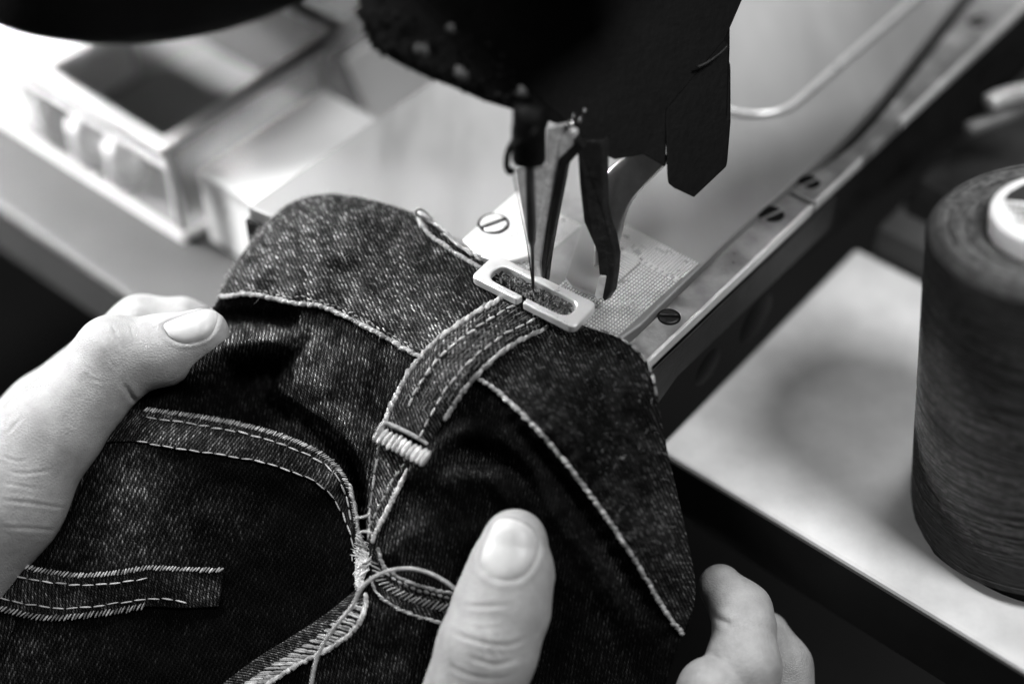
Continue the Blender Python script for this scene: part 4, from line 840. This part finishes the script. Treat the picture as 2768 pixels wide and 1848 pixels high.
# print on the core: a dark mark and lines of type
def on_core(u, v, h=0.292): return tb + (HS + h) * ax + u * R2d + v * U2d
R2d = R_ - ax * (R_ @ ax); R2d /= np.linalg.norm(R2d); U2d = np.cross(ax, R2d)
mk = np.array([on_core(*q) for q in ((-1.22, 0.62), (-1.0, 0.92), (-0.6, 1.2), (0.2, 1.36), (0.2, 0.02))])
mesh('printed_mark', mk, [[0, 1, 2, 3, 4]], M['ink'], core, smooth=False)
def text(s, u, v, size, m):
    c = bpy.data.curves.new('lettering', 'FONT'); c.body = s; c.size = size * CM; c.offset = 0.008 * CM
    o = bpy.data.objects.new('lettering', c); COL.objects.link(o); c.materials.append(m)
    ang = math.radians(-28); x = R2d * math.cos(ang) + U2d * math.sin(ang); y = np.cross(ax, x)
    Mx = Matrix(((x[0], y[0], ax[0], 0), (x[1], y[1], ax[1], 0), (x[2], y[2], ax[2], 0), (0, 0, 0, 1))); Mx.translation = Vector(on_core(u, v, 0.294) * CM)
    me = bpy.data.meshes.new_from_object(o.evaluated_get(bpy.context.evaluated_depsgraph_get())); bpy.data.objects.remove(o)
    o = bpy.data.objects.new('lettering', me); COL.objects.link(o); o.parent = core; w = Vector((0, 0, 0)); p = core
    while p is not None: w += p.location; p = p.parent
    o.matrix_local = Matrix.Translation(-w) @ Mx
text('THIC', -1.27, 0.36, 0.23, M['ink']); text('THRE', -1.26, 0.12, 0.23, M['ink']); text('TO', -1.22, -0.12, 0.23, M['ink']); text('CHE', -1.26, -0.38, 0.25, M['ink'])
part('foot_disc', lathe([(0.001, 0.02), (2.6, 0.02), (2.9, 0.0), (2.9, -0.4)], 48, tb + [0, 0, 0.4]), M['black'], spool)

# ================================================================== BACKGROUND: tray and its contents
tz = TZ + 0.004; a0, a1, b0, b1, h = -1.25, 6.2, -27, -12.7, 3.6
tray = thing('plastic_tray', 'clear plastic box with milky rims standing behind the bed at left', 'box', ab(2, -18, tz))
for nme, q in (('front_wall', box_ab(a0, a0 + .12, b0, b1, tz, tz + h)), ('side_wall', box_ab(a0 + .13, a1, b1 - .12, b1, tz, tz + h)), ('back_wall', box_ab(a1, a1 + .12, b0, b1, tz, tz + h)), ('divider', box_ab(a0 + .13, a1 - .01, -20.1, -20.0, tz + .1, tz + h * .8))):
    part(nme, q, M['clear'], tray, smooth=False)
for q in (box_ab(a0 - .25, a0 + .30, b0, b1 + .25, tz + h, tz + h + .28), box_ab(a0 + .31, 22, b1 - .30, b1 + .25, tz + h, tz + h + .28), box_ab(a1 - .2, a1 + .3, b0, b1 - .31, tz + h, tz + h + .28)):
    part('rim', q, M['plastic'], tray, smooth=False, bevel=0.08)
for q in (box_ab(a0 - .02, a0 + .22, b0, b1 + .02, tz + h - .8, tz + h - .62), box_ab(a0 - .02, a0 + .22, b0, b1 + .02, tz + .01, tz + .25), box_ab(a0 + .23, 16, b1 - .2, b1 + .02, tz + .01, tz + .25)):
    part('rib', q, M['plastic'], tray, smooth=False, bevel=0.06)
for a in (a0, 5.0): part('corner_post', box_ab(a, a + .28, b1 - .26, b1 + .04, tz + .41, tz + h - .01), M['plastic'], tray, smooth=False, bevel=0.08)
part('tray_floor', box_ab(a0 + .13, a1 - .01, b0, b1 - .13, tz, tz + .1), M['midgrey'], tray, smooth=False)
def tagbox(name, q, m, lab, cat): tag(fixn(mesh(name, q[0], q[1], m, smooth=False, bevel=0.03)), lab, cat)
tagbox('card', prism([ab(5.7, -10.6, tz), ab(8.9, -10.6, tz), ab(8.9, -10.4, tz), ab(5.7, -10.4, tz)], [ab(5.7, -12.35, tz + 3.2), ab(8.9, -12.35, tz + 3.2), ab(8.9, -12.15, tz + 3.2), ab(5.7, -12.15, tz + 3.2)]), M['paper'], 'upright white card behind the bed, closest to the machine head', 'card')
tagbox('paper_stack', box_ab(-0.6, 4.6, -12.2, -8.5, TZ + .006, -1.9), M['paper'], 'stack of white paper between the clear box and the bed', 'paper')
for i, (b, a) in enumerate(((-16.2, -.4), (-17.9, -.45), (-19.5, -.4))):
    q = lathe([(0.001, 1.9), (.25, 1.9), (.3, 1.8), (.3, 1.6), (.62, 1.55), (.62, 0.1), (.3, .1)], 20, ab(a, b, tz + .11)); bo = fixn(mesh('bobbin', q[0], q[1], M['bright'] if i < 2 else M['grey']))
    tag(bo, ['shiny bobbin in the clear box nearest its front corner', 'shiny bobbin in the middle of the clear box', 'dull bobbin in the clear box farthest left'][i], 'bobbin', 'bobbins inside the clear box')
tagbox('glare_block', box_ab(-0.6, 3.4, -26, -20.3, tz + .11, tz + 2.3), M['paper'], 'white block imitating glare at the far left of the clear box', 'bundle')  # white block put in to imitate a glare in the box
# round black machine cover low over the tray at the top left, no lamp
hc = P(420, -228, 46.5)
hs = thing('round_housing', 'black round housing out of focus at the top left corner', 'housing', hc)
part('shell', lathe([(7.0, 0), (7.15, .15), (7.2, .5), (7.0, 2.5), (6.0, 5), (4, 7), (0.001, 8)], 96, hc), M['black'], hs)
part('under_plate', lathe([(0.001, .3), (6.6, .3), (6.99, 0.02)], 96, hc), M['black'], hs)
# right background: dark block behind the table, grey levers
tagbox('motor_block', box_ab(11.9, 22, 3.7, 30, TZ - 2.2, TZ + 1.0), M['grey'], 'dark grey block behind the pale table at right', 'block')
tagbox('belt_guard', prism([ab(13, 4.0, TZ + 1.02), ab(30, 4.0, TZ + 1.02), ab(30, 14, TZ + 1.02), ab(13, 12, TZ + 1.02)], [ab(13.5, 4.0, TZ + 2.0), ab(30, 4.0, TZ + 2.4), ab(30, 14, TZ + 2.4), ab(14, 11, TZ + 2.0)]), M['dark'], 'black guard beside the rail in the upper right corner', 'guard')
lv = thing('lever', 'grey rounded lever entering at the upper right edge', 'lever', P(2760, 270, 43))
part('upper_bar', tube(curve([P(2668, 284, 43), P(2700, 268, 43), P(2770, 250, 42.8), P(2900, 220, 42)], 30), [.18] + [.30] * 29, 14), mat('lever_steel', 0.55, 0.4, 0.3), lv)
part('lower_bar', tube(curve([P(2610, 352, 43.2), P(2690, 326, 43.2), P(2770, 298, 43), P(2900, 260, 42)], 30), [.15] + [.24] * 29, 14), mat('dull_lever', 0.14, 0.5, 0.2), lv)
